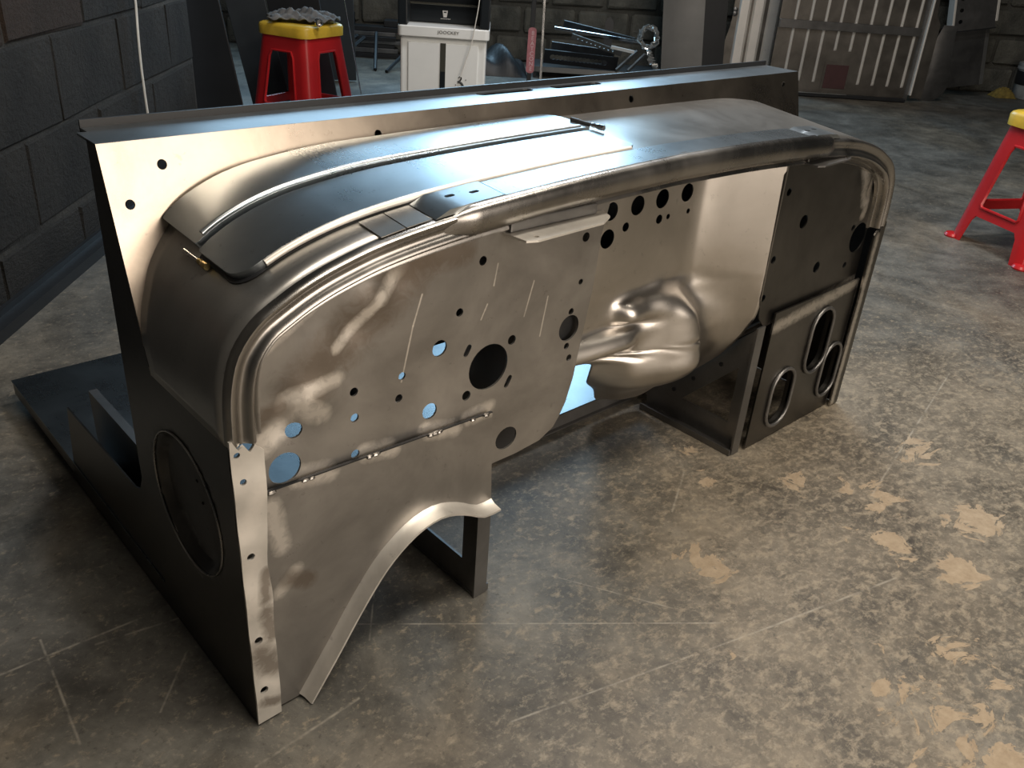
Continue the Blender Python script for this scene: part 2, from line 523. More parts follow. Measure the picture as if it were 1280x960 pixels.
# ------------------------------------------------------------------ the room
fl = mesh('floor', [rm(-4, -6, 0), rm(9, -6, 0), rm(9, 6, 0), rm(-4, 6, 0), rm(-4, -6, -.1), rm(9, -6, -.1), rm(9, 6, -.1), rm(-4, 6, -.1)],
          [(0, 1, 2, 3), (7, 6, 5, 4), (0, 4, 5, 1), (1, 5, 6, 2), (2, 6, 7, 3), (3, 7, 4, 0)], 'worn_concrete')
struct(fl, 'worn concrete floor with tan patches')
def room_box(name, t0, t1, s0, s1, z0, z1, mat, parent=None):
    V = [rm(t, s, z) for z in (z0, z1) for t, s in ((t0, s0), (t1, s0), (t1, s1), (t0, s1))]
    return mesh(name, V, [(0, 3, 2, 1), (4, 5, 6, 7), (0, 1, 5, 4), (1, 2, 6, 5), (2, 3, 7, 6), (3, 0, 4, 7)], mat, parent)
CH = 3.5
struct(room_box('ceiling', -4, 9, -6, 6, CH, CH+.1, 'plaster_dark'), 'dark workshop ceiling')
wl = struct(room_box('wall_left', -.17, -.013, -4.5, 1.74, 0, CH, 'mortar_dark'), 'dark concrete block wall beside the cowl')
struct(room_box('wall_alcove', -1.5, -1.4, 1.0, 5.1, 0, CH, 'plaster_dark'), 'dark wall of the alcove behind the leaning boards')
struct(room_box('wall_right', 7.0, 7.1, -6, 6, 0, CH, 'plaster_dark'), 'dark wall on the far right')
struct(room_box('wall_front', -.5, 7.0, -4.7, -4.6, 0, CH, 'plaster_dark'), 'dark wall behind the viewer')
# back wall in one piece around a high window opening
def bw(a, b, side):
    return rm(a, 4.93 + .13*side, b)
WINS = [(0.77, 1.2, 2.33, 3.2), (-1.23, 1.2, 0.63, 3.2)]
wb = sheet('wall_back', [(-1.4, 0), (7.0, 0), (7.0, CH), (-1.4, CH)], [[(q[0], q[1]), (q[2], q[1]), (q[2], q[3]), (q[0], q[3])] for q in WINS], bw, 'mortar_pale')
struct(wb, 'rough concrete block wall at the back')

def block_mesh(L, H, D, name, bv=.012):
    """rough block, face towards -y, origin at its lower left front"""
    bm = bmesh.new()
    bmesh.ops.create_cube(bm, size=1.0)
    for v in bm.verts:
        v.co = Vector(((v.co.x+.5)*L, (v.co.y+.5)*D, (v.co.z+.5)*H))
    bmesh.ops.bevel(bm, geom=list(bm.edges), offset=bv, segments=1, affect='EDGES')
    for v in bm.verts:
        v.co += Vector((random.uniform(-.005, .005), random.uniform(-.003, .004), random.uniform(-.005, .005)))
    me = bpy.data.meshes.new(name)
    bm.to_mesh(me); bm.free()
    return me
# left wall blocks (only the courses the picture reaches, and one above)
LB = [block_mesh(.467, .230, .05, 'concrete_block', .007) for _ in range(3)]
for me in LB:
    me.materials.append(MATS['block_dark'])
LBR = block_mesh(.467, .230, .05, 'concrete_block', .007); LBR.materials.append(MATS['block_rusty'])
for row in range(5):
    z0 = -.105 + .235*row + .006
    if z0 < 0:
        z0 = .0; 
    off = .17 + (.235 if row % 2 else 0.0)
    for col_ in range(-3, 4):
        s0 = off + .47*col_ - .1
        if s0 > 1.5:
            continue
        me = LBR if (row == 3 and col_ < 1) else random.choice(LB)
        o = bpy.data.objects.new('concrete_block', me)
        C.objects.link(o)
        o.parent = wl
        sx = min(1.0, (1.735 - s0)/.467)
        o.location = rm(random.uniform(-.010, -.004), s0, z0)
        # local x along the wall (RA), local y into the wall (-RB)
        o.rotation_euler = (0, 0, math.atan2(RA.y, RA.x))
        o.scale = (sx, 1, (.12/.230) if row == 0 else 1.0)
# back wall blocks
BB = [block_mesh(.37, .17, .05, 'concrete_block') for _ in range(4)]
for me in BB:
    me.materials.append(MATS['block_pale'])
for row in range(6):
    for col_ in range(-4, 17):
        t0 = .04 + .40*col_ + (.2 if row % 2 else 0.0)
        if t0 > 6.0 or t0 < -1.35:
            continue
        o = bpy.data.objects.new('concrete_block', random.choice(BB))
        C.objects.link(o); o.parent = wb
        o.location = rm(t0, 4.90, .005 + .205*row)
        o.rotation_euler = (0, 0, RZ)
# window: frame, mullions, panes
for wi, WIN in enumerate(WINS):
    wf = struct(thing('window_%d' % (wi+1), ('wide' if wi == 0 else 'narrow') + ' high steel framed window in the back wall', 'window', rm((WIN[0]+WIN[2])/2, 4.99, 0), RZ))
    del wf['category']
    hw = (WIN[2]-WIN[0])/2
    sheet('window_frame', [(-hw, WIN[1]), (hw, WIN[1]), (hw, WIN[3]), (-hw, WIN[3])],
          [[(-hw+.05+q*(2*hw-.05)/3, WIN[1]+.05), (-hw+(q+1)*(2*hw-.05)/3, WIN[1]+.05), (-hw+(q+1)*(2*hw-.05)/3, WIN[3]-.05), (-hw+.05+q*(2*hw-.05)/3, WIN[3]-.05)] for q in range(3)],
          lambda a, b, s: Vector((a, .02 + s*.03, b)), 'black_iron', wf)

# skirting bar on the floor along the left wall
bar = mesh('steel_channel', [rm(.03 + x, s, z) for s in (-1.6, 1.72) for x, z in ((0, 0), (.05, 0), (.05, .03), (.012, .03), (.012, .045), (0, .045))],
           [(0, 1, 2, 3, 4, 5), (11, 10, 9, 8, 7, 6)] + [(i, (i+1) % 6, 6+(i+1) % 6, 6+i) for i in range(6)], 'black_iron')
tag(bar, 'long black steel channel lying on the floor along the dark block wall', 'steel bar')

# ------------------------------------------------------------------ the cowl
W = 1.5
HALF_F = [(0, .44), (.003, .50), (.012, .54), (.024, .562), (.045, .584), (.075, .601), (.105, .615), (.143, .628), (.206, .643), (.30, .655), (.40, .662), (.55, .669), (.75, .673)]
HALF_R = [(0, .44), (0, .49), (.006, .52), (.016, .545), (.028, .571), (.048, .597), (.072, .621), (.095, .637), (.133, .654), (.17, .664), (.212, .670), (.256, .675), (.314, .678), (.5, .68), (.75, .681)]
def full(half, n=70):
    h = crom(half, n)
    return h + [(W-x, z) for x, z in reversed(h[:-1])]
PF, PR = full(HALF_F), full(HALF_R)
def dashY(z):
    return .0942 + .26485*z
def interp(P, x):
    x = min(max(x, 0.0), W)
    for a, b in zip(P, P[1:]):
        if a[0] <= x <= b[0] and b[0] > a[0]:
            return a[1] + (b[1]-a[1])*(x-a[0])/(b[0]-a[0])
    return P[-1][1]
def top(x, y):
    zf, zr = interp(PF, x), interp(PR, x)
    v = y/dashY(zr)
    return Vector((x, y, zf + (zr-zf)*v))
def topn(x, y, h):
    e = .004
    dx = top(x+e, y) - top(x-e, y); dy = top(x, y+e) - top(x, y-e)
    return top(x, y) + dx.cross(dy).normalized()*h

cowl = thing('vehicle_cowl', 'bare steel vehicle cowl and firewall section standing on the workshop floor', 'car part')

# top skin
NV = 10
V = []; F = []
for (xf, zf), (xr, zr) in zip(PF, PR):
    a = Vector((xf, .010, zf)); b = Vector((xr, dashY(zr), zr))
    for j in range(NV+1):
        V.append(a.lerp(b, j/NV))
for i in range(len(PF)-1):
    for j in range(NV):
        F.append((i*(NV+1)+j, i*(NV+1)+j+1, (i+1)*(NV+1)+j+1, (i+1)*(NV+1)+j))
cs = mesh('cowl_top', V, F, 'steel_cowl', cowl, 60)
m_ = cs.modifiers.new('thickness', 'SOLIDIFY'); m_.thickness = .002; m_.offset = -1

# rolled front edge, swept along the arch
def normals(P):
    out = []
    for i in range(len(P)):
        a = P[max(0, i-1)]; b = P[min(len(P)-1, i+1)]
        dx, dz = b[0]-a[0], b[1]-a[1]
        L = math.hypot(dx, dz)
        out.append((dz/L, -dx/L))           # pointing inwards
    return out
NF = normals(PF)
BEAD = [(.0, .012), (.0004, .006), (.002, .0005), (.0045, -.002), (.008, -.002), (.012, .0015), (.016, .004), (.020, .004), (.024, .001), (.027, -.0025), (.030, -.003), (.033, -.0005), (.035, .006), (.036, .014), (.039, .0165), (.043, .0135), (.046, .0135), (.048, .019)]
V = []; F = []
nb = len(BEAD)
for (x, z), (nx, nz) in zip(PF, NF):
    for o_, y in BEAD:
        V.append((x+nx*o_, y, z+nz*o_))
for i in range(len(PF)-1):
    for j in range(nb-1):
        F.append((i*nb+j, i*nb+j+1, (i+1)*nb+j+1, (i+1)*nb+j))
mesh('rolled_edge', V, F, 'steel_bead', cowl, 45)

def Yp(y0, th=.003):
    return lambda a, b, s: Vector((a, y0 + th*s, b))
def inner_arch(off, x0, x1):
    return [(x+nx*off, z+nz*off) for (x, z), (nx, nz) in zip(PF, NF) if x0 <= x+nx*off <= x1]

# left firewall panel, gently rippled by welding and grinding
HL = [(.393, .418, .035), (.372, .580, .0066), (.337, .515, .006), (.306, .471, .012), (.246, .448, .0055), (.173, .449, .006), (.173, .412, .006), (.241, .417, .0058),
      (.292, .380, .012), (.173, .358, .0063), (.355, .384, .0075), (.434, .449, .0075), (.090, .423, .0107), (.075, .375, .0213), (.552, .436, .021),
      (.553, .463, .0054), (.551, .406, .0055), (.559, .384, .0055), (.566, .508, .0045), (.566, .577, .0072)]
holes = [circ(x, z, r, n=28 if r > .015 else 14) for x, z, r in HL]
holes += [stadium(.354, .454, .0042, .0095, 5, -.5), stadium(.432, .383, .0042, .0105, 5, -.5), circ(.438, .283, .021, .019, 20)]
arch = [p for p in inner_arch(.038, .038, .612) if p[0] <= .75]
outer = arch + [(.61, .620), (.599, .573), (.595, .491), (.588, .44), (.573, .346), (.560, .305), (.549, .285), (.537, .268), (.509, .253), (.46, .247), (.30, .246), (.038, .30), (.038, .40)]
DENTS = [(.115, .455, .026, -.006), (.075, .47, .018, .005), (.13, .52, .03, -.003), (.20, .565, .022, -.004), (.17, .535, .018, .004), (.235, .585, .02, .003), (.07, .435, .02, .005), (.36, .60, .05, -.002), (.24, .36, .03, .002), (.33, .355, .03, -.002)]
def left_panel(a, b, s):
    y = .019 + .003*s
    for cx, cz, r, h in DENTS:
        q = ((a-cx)**2 + (b-cz)**2)/(r*r)
        if q < 6:
            y += h*math.exp(-q)
    y += .0012*math.sin(a*23+1)*math.sin(b*19)
    return Vector((a, y, b))
sheet('firewall_panel', resample(outer, .02), holes, left_panel, 'steel_plate', cowl, (.012, .012), 40)

# lower left panel with the wheel arch cut out and its turned-out flange
ARC = crom([(.406, .186), (.376, .187), (.337, .209), (.300, .222), (.264, .219), (.230, .203), (.196, .175), (.156, .125), (.116, .067), (.071, .004)], 30)
lp = [(.033, .358), (.397, .347), (.406, .186)] + ARC[1:] + [(.033, .004)]
sheet('lower_panel', lp, [], Yp(.009, .004), 'steel_plate', cowl)
V = []; F = []
for i, (x, z) in enumerate(ARC):
    a = ARC[max(0, i-1)]; b = ARC[min(len(ARC)-1, i+1)]
    L = math.dist(a, b); nx, nz = (b[1]-a[1])/L, -(b[0]-a[0])/L      # towards the panel
    if nx*0 + nz < 0:
        pass
    for (o_, y) in ((.006, .0095), (.0035, .0055), (.001, .000), (-.001, -.014), (-.004, -.014), (-.004, .006)):
        V.append((x+nx*o_, y, z+nz*o_))
for i in range(len(ARC)-1):
    for j in range(6):
        F.append((i*6+j, i*6+(j+1) % 6, (i+1)*6+(j+1) % 6, (i+1)*6+j))
mesh('arch_flange', V, F, 'steel_flange', cowl, 60)['label'] = 'bright turned-out flange along the wheel arch'
# seam with a few weld beads
wb_pts = [(.050, .356), (.095, .3555), (.104, .3550), (.188, .353), (.198, .353), (.286, .350), (.294, .350), (.300, .350), (.36, .348), (.385, .347)]
for q, (x, z) in enumerate(wb_pts):
    V = []; n = 8
    o = lathe('weld_bead', [(.0005, -.004), (.004, -.003), (.0055, 0), (.004, .003), (.0005, .004)], 'steel_bead', cowl, 8)
    o.location = (x, .008, z); o.scale = (random.uniform(.8, 1.7), .5, random.uniform(.5, .9))

prism('seam_gap', [(.034, .3580), (.397, .3470), (.397, .3486), (.034, .3598)], lambda a, b: Vector((a, .0085, b)), lambda a, b: Vector((a, .0125, b)), 'black_iron', cowl)

# fender mounting flange on the left front corner
FH = [(.012, .393, .0042), (.012, .285, .0052), (.011, .150, .0055), (.012, .061, .0058), (.008, .43, .004)]
wav = crom([(.034, .004), (.035, .08), (.033, .15), (.0355, .22), (.033, .27), (.037, .33), (.040, .40), (.041, .425)], 24)
fp = [(0, .003), *wav, (.030, .436), (.024, .428), (.017, .440), (.010, .436), (.003, .450), (0, .45)]
sheet('fender_flange', resample(fp, .02), [circ(*h, n=12) for h in FH],
      lambda a, b, s: Vector((a, -.002 + .004*s + .0012*math.sin(b*31)*a/.03 + .0010*math.sin(b*77+1), b)), 'steel_flange', cowl, (.008, .01), 50)
fpr = [(W-x, z) for x, z in fp][::-1]
sheet('fender_flange', fpr, [], Yp(-.002, .004), 'steel_right', cowl)

# right firewall panel
HR = [(1.182, .496, .0137), (1.104, .565, .0075), (1.101, .435, .0078), (1.094, .358, .0076), (1.277, .384, .012), (1.399, .364, .007), (1.395, .447, .0073), (1.432, .568, .006)]
arch = inner_arch(.038, 1.08, 1.47)
arch = [p for p in arch if p[1] > .40]
outer = arch + [(1.465, .31), (1.12, .29), (1.095, .315), (1.085, .36), (1.078, .60)]
RD = [(1.40, .555, .03, -.006), (1.43, .53, .02, .006), (1.37, .57, .02, .005), (1.42, .49, .02, -.004), (1.34, .58, .02, -.003)]
def right_panel(a, b, s):
    y = .019 + .003*s
    for cx, cz, r, h in RD:
        q = ((a-cx)**2 + (b-cz)**2)/(r*r)
        if q < 6:
            y += h*math.exp(-q)
    return Vector((a, y, b))
sheet('firewall_panel', resample(outer, .03), [circ(*h, n=14) for h in HR] + [circ(1.428, .42, .033, n=24)], right_panel, 'steel_right', cowl, (.02, .02), 40)

# lower right panel with three flanged oval openings
OV = [(1.345, .204, .040, .074), (1.428, .108, .034, .064), (1.232, .099, .040, .066)]
sheet('lower_panel', [(1.135, .003), (1.468, .003), (1.468, .322), (1.140, .318)], [stadium(*o, 10) for o in OV], Yp(.009, .004), 'steel_right', cowl)
for o in OV:
    st = stadium(o[0], o[1], o[2]+.003, o[3]+.003, 10)
    tube('oval_lip', [(x, .006, z) for x, z in st], .0042, 'steel_dark', cowl, 8, True)
    mesh('oval_sleeve', [(x, y, z) for y in (.006, .022) for x, z in stadium(*o, 10)],
         [(i, (i+1) % len(st), len(st)+(i+1) % len(st), len(st)+i) for i in range(len(st))], 'steel_right', cowl, 60)

# stamped engine recess between the two panels
ROWS = [  # z, then (x, y) across: back wall, the stepped bell-housing bulge, groove, slanted right wall
    (.645, [(.58, .108), (.66, .108), (.74, .108), (.79, .108), (.84, .108), (.88, .108), (.92, .108), (.945, .1075), (.969, .1015), (1.024, .064), (1.084, .019)]),
    (.56,  [(.58, .108), (.66, .108), (.74, .108), (.79, .108), (.84, .108), (.88, .108), (.92, .108), (.945, .1075), (.969, .1015), (1.024, .064), (1.085, .019)]),
    (.47,  [(.58, .108), (.66, .108), (.74, .108), (.79, .108), (.84, .108), (.88, .108), (.92, .108), (.945, .1075), (.969, .1015), (1.024, .064), (1.086, .019)]),
    (.425, [(.58, .109), (.66, .109), (.74, .110), (.79, .110), (.84, .110), (.88, .110), (.92, .110), (.950, .109), (.974, .103), (1.028, .065), (1.087, .019)]),
    (.408, [(.58, .110), (.66, .110), (.744, .112), (.79, .110), (.84, .110), (.878, .107), (.915, .112), (.950, .111), (.977, .105), (1.03, .066), (1.087, .019)]),
    (.397, [(.58, .110), (.66, .110), (.746, .112), (.79, .104), (.83, .103), (.87, .098), (.91, .104), (.945, .108), (.980, .104), (1.032, .068), (1.088, .019)]),
    (.385, [(.58, .110), (.66, .110), (.748, .110), (.785, .088), (.83, .090), (.875, .084), (.912, .088), (.95, .106), (.985, .100), (1.035, .068), (1.088, .019)]),
    (.365, [(.58, .110), (.66, .110), (.750, .108), (.785, .082), (.83, .084), (.885, .074), (.925, .070), (.962, .098), (.995, .095), (1.04, .068), (1.089, .019)]),
    (.349, [(.58, .110), (.66, .110), (.752, .110), (.785, .104), (.82, .098), (.88, .074), (.935, .060), (.970, .090), (1.003, .090), (1.045, .067), (1.09, .02)]),
    (.337, [(.58, .100), (.66, .096), (.753, .088), (.785, .086), (.82, .090), (.88, .073), (.939, .057), (.974, .086), (1.007, .087), (1.047, .067), (1.09, .021)]),
    (.316, [(.58, .094), (.66, .088), (.755, .080), (.785, .080), (.82, .090), (.88, .071), (.945, .053), (.978, .082), (1.012, .085), (1.05, .068), (1.09, .025)]),
    (.298, [(.58, .118), (.66, .114), (.757, .106), (.785, .105), (.815, .094), (.88, .070), (.948, .050), (.982, .080), (1.016, .085), (1.053, .070), (1.09, .033)]),
    (.286, [(.68, .128), (.71, .124), (.759, .120), (.785, .108), (.812, .093), (.88, .069), (.950, .049), (.985, .080), (1.019, .086), (1.055, .073), (1.09, .039)]),
    (.268, [(.748, .136), (.755, .132), (.765, .126), (.785, .110), (.812, .090), (.88, .066), (.951, .047), (.988, .081), (1.022, .089), (1.057, .078), (1.09, .048)]),
    (.240, [(.757, .146), (.764, .140), (.774, .130), (.792, .112), (.82, .087), (.88, .064), (.948, .046), (.990, .086), (1.026, .096), (1.06, .088), (1.09, .066)]),
    (.205, [(.782, .170), (.787, .160), (.795, .146), (.808, .128), (.834, .106), (.885, .088), (.945, .074), (.990, .104), (1.028, .113), (1.061, .107), (1.09, .092)]),
    (.155, [(.845, .205), (.848, .195), (.853, .185), (.860, .175), (.875, .162), (.910, .150), (.955, .138), (1.0, .148), (1.032, .155), (1.063, .150), (1.09, .138)]),
    (.100, [(.900, .245), (.905, .238), (.912, .228), (.920, .218), (.932, .208), (.952, .200), (.985, .196), (1.015, .206), (1.036, .211), (1.063, .203), (1.09, .192)]),
    (.056, [(.955, .285), (.960, .285), (.966, .285), (.973, .285), (.982, .285), (.993, .285), (1.005, .285), (1.02, .284), (1.04, .282), (1.065, .278), (1.09, .268)]),
]
rows3 = [[(x, y, z) for x, y in r] for z, r in ROWS]
NU, NW = 84, 110
fine_rows = [crom(r, NU) for r in rows3]
cols = [crom([fr[i] for fr in fine_rows], NW) for i in range(NU)]
RH = [(.719, .566, .0155), (.784, .566, .0168), (.848, .568, .0168), (.916, .569, .0163), (.717, .520, .0165), (.760, .533, .008), (.847, .532, .0082), (.871, .533, .0048), (.927, .534, .0048)]
V = [p for c_ in cols for p in c_]
F = []
for i in range(NU-1):
    for j in range(NW-1):
        F.append((i*NW+j, i*NW+j+1, (i+1)*NW+j+1, (i+1)*NW+j))
# the upper back wall is cut out of the grid and set in as a flat plate with the round holes
rc_ = mesh('engine_recess', V, F, 'steel_recess', cowl, 80, fix=True)
bm = bmesh.new(); bm.from_mesh(rc_.data)
cutx, cutz0, cutz1 = (.66, .930), .49, .61
kill = [f for f in bm.faces if cutx[0] < f.calc_center_median().x < cutx[1] and cutz0 < f.calc_center_median().z < cutz1]
bmesh.ops.delete(bm, geom=kill, context='FACES')
bm.to_mesh(rc_.data); bm.free()
m_ = rc_.modifiers.new('thickness', 'SOLIDIFY'); m_.thickness = .003; m_.offset = 0
def recess_back(a, b, s):
    return Vector((a, .1063 + .002*s, b))
sheet('gauge_plate', [(.64, .480), (.9385, .480), (.9385, .620), (.64, .620)], [circ(*h, n=22) for h in RH], recess_back, 'steel_recess', cowl)

# hood support brackets under the rolled edge
def bracket(x0, x1, z, yf, hole, mat, tabm):
    b = thing('bracket', '', '')
    for k_ in ('label', 'category'):
        del b[k_]
    b.parent = cowl
    ol = [(x0, .020), (x1+.012, .020), (x1, yf+.022), (x1-.03, yf+.006), (x0+.02, yf), (x0+.004, yf+.006)]
    sheet('bracket_tab', ol, [circ(hole[0], hole[1], .004, n=10)], lambda a, b_, s: Vector((a, b_, z - .003*s)), tabm, b)
    box('bracket_web', (x0+.006, .010, z), (x1-.01, .020, z+.016), mat, b, .002)
bracket(.405, .585, .612, -.028, (.432, -.016), 'steel_dark', 'steel_flange')
bracket(1.125, 1.275, .617, -.018, (1.24, -.006), 'steel_right', 'steel_dark')

# hood rest: slightly raised plates along the front of the top skin
def strip(name, x0, x1, y0, y1, h, mat, slots=(), ramp=0.0):
    def fm(a, b, s):
        hh = h
        if ramp:
            hh = h*min(1.0, max(0.02, (a-x0)/ramp), 1)*1.0
            hh = h*min(1.0, max(0.02, min((a-x0)/ramp, (x1-a)/ramp if x1 > 1 else 1)))
        return topn(a, max(b, .001), hh*(1-s) + .0004)
    return sheet(name, resample([(x0, y0), (x1, y0), (x1, y1), (x0, y1)], .02), [stadium(sx, sy, .0035, .0075, 5, PI/2) for sx, sy in slots], fm, mat, cowl, (.02, .015), 30)
strip('joint_plate', .207, .2405, .006, .053, .0012, 'steel_cowl')
strip('joint_plate', .2425, .278, .006, .053, .0012, 'steel_cowl')
strip('hood_rest', .282, .389, .003, .056, .0075, 'steel_lid', [(.328, .036), (.362, .030)], .02)
strip('hood_rest', .392, 1.108, .003, .054, .0065, 'steel_lid')
strip('hood_rest', 1.111, 1.218, .003, .056, .0075, 'steel_lid', [(1.172, .036), (1.138, .030)], .02)
# raised part of the rolled edge that carries the hood rest
V = []; F = []
RB_ = [(-.0072, .008), (-.0065, .001), (-.004, -.004), (.0, -.0075), (.006, -.0095), (.014, -.0100), (.022, -.0085), (.030, -.004), (.033, .004)]
sel = [i for i, p in enumerate(PF) if .286 < p[0] < 1.214]
for i in sel:
    (x, z), (nx, nz) = PF[i], NF[i]
    e = max(0.0, min(1.0, min(x-.286, 1.214-x)/.05))
    e = e*e*(3-2*e)
    for o_, y in RB_:
        ob = min(max(o_, .006), .029)
        oo = ob + (o_-ob)*e; yy_ = .005 + (y-.005)*e
        V.append((x+nx*oo, yy_, z+nz*oo))
n9 = len(RB_)
for i in range(len(sel)-1):
    for j in range(n9-1):
        F.append((i*n9+j, i*n9+j+1, (i+1)*n9+j+1, (i+1)*n9+j))
mesh('rolled_edge', V, F, 'steel_bead', cowl, 50)

# vent lids on the top
def lid(name, ol, h, mat, bev):
    o = sheet(name, resample(ol, .012), [], lambda a, b, s: topn(a, b, h*(1-s) + .0006), mat, cowl, (.02, .02), 30)
    bevel_mod(o, bev, 3, 50)
    return o
lid('vent_lid', rrect(.064, .1645, .712, .2585, (.004, .004, .03, .006)), .0120, 'steel_lid', .0012)['label'] = 'rear half of the raised vent lid'
fl_ = lid('vent_lid', rrect(.061, .062, .706, .1565, (.026, .014, .004, .004)), .0095, 'steel_lid', .003)
fl_['label'] = 'front hinged half of the vent lid'
tube('lid_bead', [topn(.075 + .62*i/60, .1735, .0115) for i in range(61)], .0042, 'steel_lid', cowl, 10)
tube('lid_lip', [topn(.092 + .600*i/60, .0625, .0050) for i in range(61)], .0052, 'steel_flange', cowl, 10)
# dark gasket gap below the hinged lid
sheet('lid_gasket', resample(rrect(.057, .057, .709, .160, (.028, .014, .003, .003)), .012), [], lambda a, b, s: topn(a, b, .0006*(1-s) + .0003), 'black_iron', cowl, (.02, .02), 30)
def pin(name, a, b, mat, hh):
    p0 = topn(a[0], a[1], hh); p1 = topn(b[0], b[1], hh)
    q = p0.lerp(p1, .25)
    o = tube(name, [p0, q], .0034, mat[0], cowl, 10)
    tube('pin_shaft', [q, p0.lerp(p1, .62)], .0028, mat[0], o, 8)
    tube('pin_nut', [p0.lerp(p1, .62), p0.lerp(p1, .70), p0.lerp(p1, .74), p0.lerp(p1, .82), p0.lerp(p1, .86), p1], [.003, .0042, .003, .0044, .0048, .0044], mat[1], o, 8)
pin('hinge_pin', (.054, .185), (.055, .128), ('steel_shiny', 'brass'), .005)
pin('hinge_pin', (.708, .205), (.716, .140), ('steel_scrap', 'steel_shiny'), .015)

# dashboard panel, leaning back, and its top flange
sl = .26485
dn = Vector((0, 1, -sl)).normalized()
def dash(a, b, s):
    return Vector((a, dashY(b), b)) + dn*(.003*s)
arr = [p for p in PR if p[1] > .4401]
sheet('dash_panel', [(0, .712), (0, .44)] + [(x, z-.001) for x, z in arr] + [(W, .44), (W, .712)], [circ(.071, .682, .0062, n=14), circ(.023, .642, .006, n=14), circ(.938, .695, .0062, n=14), circ(.386, .687, .006, n=14), circ(1.44, .690, .006, n=12)],
      dash, 'steel_dash', cowl)
sheet('inner_dash_shaded', [(.004, .37), (W-.004, .37), (W-.004, .44)] + [(x, z-.002) for x, z in reversed(arr)] + [(.004, .44)], [], dash, 'black_iron', cowl)  # lower dash coloured black to paint in the dark seen through the holes
tube('hole_blackout_rod', [(.18, .085, .424), (.315, .085, .358)], .0125, 'black_iron', cowl, 10)  # added rod, no real pedal part: keeps small firewall holes dark
sheet('hole_blackout_strip', [(.535, .36), (.590, .36), (.590, .60), (.535, .60)], [], lambda a, b, s: Vector((a, .032 + .003*s, b)), 'black_iron', cowl)  # added dark strip so the large hole by the panel edge shows black
sheet('hole_blackout_plate', rrect(.385, .200, .56, .455, .01), [], lambda a, b, s: Vector((a, .085 + .003*s, b)), 'black_iron', cowl)  # invented plate behind the big firewall hole, hides the bright pan beyond
slots = [[(b_, a_) for a_, b_ in stadium(.347, .69, .011, .062, 8)], [(b_, a_) for a_, b_ in stadium(.347, .862, .011, .062, 8)]]
sheet('dash_top', [(0, .2829), (W, .2829), (W, .368), (.012, .368), (.012, .345), (0, .345)], slots, lambda a, b, s: Vector((a, b, .7125 - .003*s)), 'steel_dash_top', cowl)
box('slot_blackout_box', (.34, .306, .655), (1.06, .364, .705), 'black_iron', cowl, .004)  # added black box that stops light showing through the slots and dash holes
box('dash_lip', (.012, .368, .700), (W, .372, .722), 'black_iron', cowl)

# side panels: cowl side, hinge pillar, sill; round pressing on the left one
SP = [(0.002, .002), (.72, .002), (.70, .03), (.665, .178), (.36, .186), (.335, .195), (.318, .225), (.313, .711), (.287, .711), (dashY(.595)+.004, .60), (dashY(.59)+.006, .59), (dashY(.44), .44), (.0, .44)]
CY, CZ, CR = .150, .278, .100
def side_map(x0, sgn, dent):
    def fm(a, b, s):
        x = .003*s
        if dent:
            r = math.hypot((a-CY)*1.02, b-CZ)
            q = min(1.0, max(0.0, (CR-r)/.014))
            q = q*q*(3-2*q)
            x += q*.011 + .010*max(0.0, 1-(r/CR)**2)*q
        return Vector((x0 + sgn*x, a, b))
    return fm
sheet('side_panel', resample(SP, .03), [], side_map(0.0, 1, True), 'steel_side_shaded', cowl, (.016, .016), 35,
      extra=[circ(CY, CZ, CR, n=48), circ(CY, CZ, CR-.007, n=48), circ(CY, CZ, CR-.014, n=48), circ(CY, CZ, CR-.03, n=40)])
for a_, b_ in ((.17, .33), (.16, .30), (.15, .27), (.14, .235), (.125, .215)):
    o = lathe('dent_rivet', [(.0022, -.0005), (.0022, .001), (.001, .0018)], 'black_iron', cowl, 8)
    o.location = (.0205, a_, b_); o.rotation_euler = (0, -PI/2, 0)
sheet('side_panel', SP, [], side_map(W, -1, False), 'steel_side_shaded', cowl)
tube('dent_rim', [(-.0005, a_, b_) for a_, b_ in circ(CY, CZ, CR, n=48)], .0016, 'steel_bead', cowl, 6, True)

# sill channels
for x0, sg in ((0.003, 1), (W-.003, -1)):
    pr = [(0, 0), (.030, 0), (.030, .258), (.044, .258), (.044, .252), (.034, .252), (.034, -.0), (.034, -.003), (0, -.003)]
    n = len(pr)
    V = [(x0 + sg*x, y, .052+z*.62) for y in (.316, .64) for x, z in pr]
    mesh('sill_channel', V, [tuple(range(n)), tuple(range(2*n-1, n-1, -1))] + [(i, (i+1) % n, n+(i+1) % n, n+i) for i in range(n)], 'steel_dark', cowl)

# floor pan, cross member, toe boards and gusset frames
sheet('floor_pan', [(-.002, .29), (W+.002, .29), (W+.002, 1.07), (-.002, 1.07)], [circ(.17, .78, .006, n=12), circ(1.3, .78, .006, n=12)], lambda a, b, s: Vector((a, b, .052 - .003*s)), 'steel_pan', cowl)
box('pan_rim', (0, .70, .018), (.003, 1.07, .049), 'steel_dark', cowl)
box('pan_rim', (W-.003, .70, .018), (W, 1.07, .049), 'steel_dark', cowl)
for y0 in (.30, .98):
    pr = [(0, 0), (.012, 0), (.018, .042), (.052, .042), (.058, 0), (.07, 0), (.07, .004), (.062, .004), (.055, .047), (.015, .047), (.008, .004), (0, .004)]
    n = len(pr)
    V = [(x, y0+a, .001+b) for x in (.40, 1.10) for a, b in pr]
    mesh('cross_member', V, [tuple(range(n)), tuple(range(2*n-1, n-1, -1))] + [(i, (i+1) % n, n+(i+1) % n, n+i) for i in range(n)], 'steel_dark', cowl)
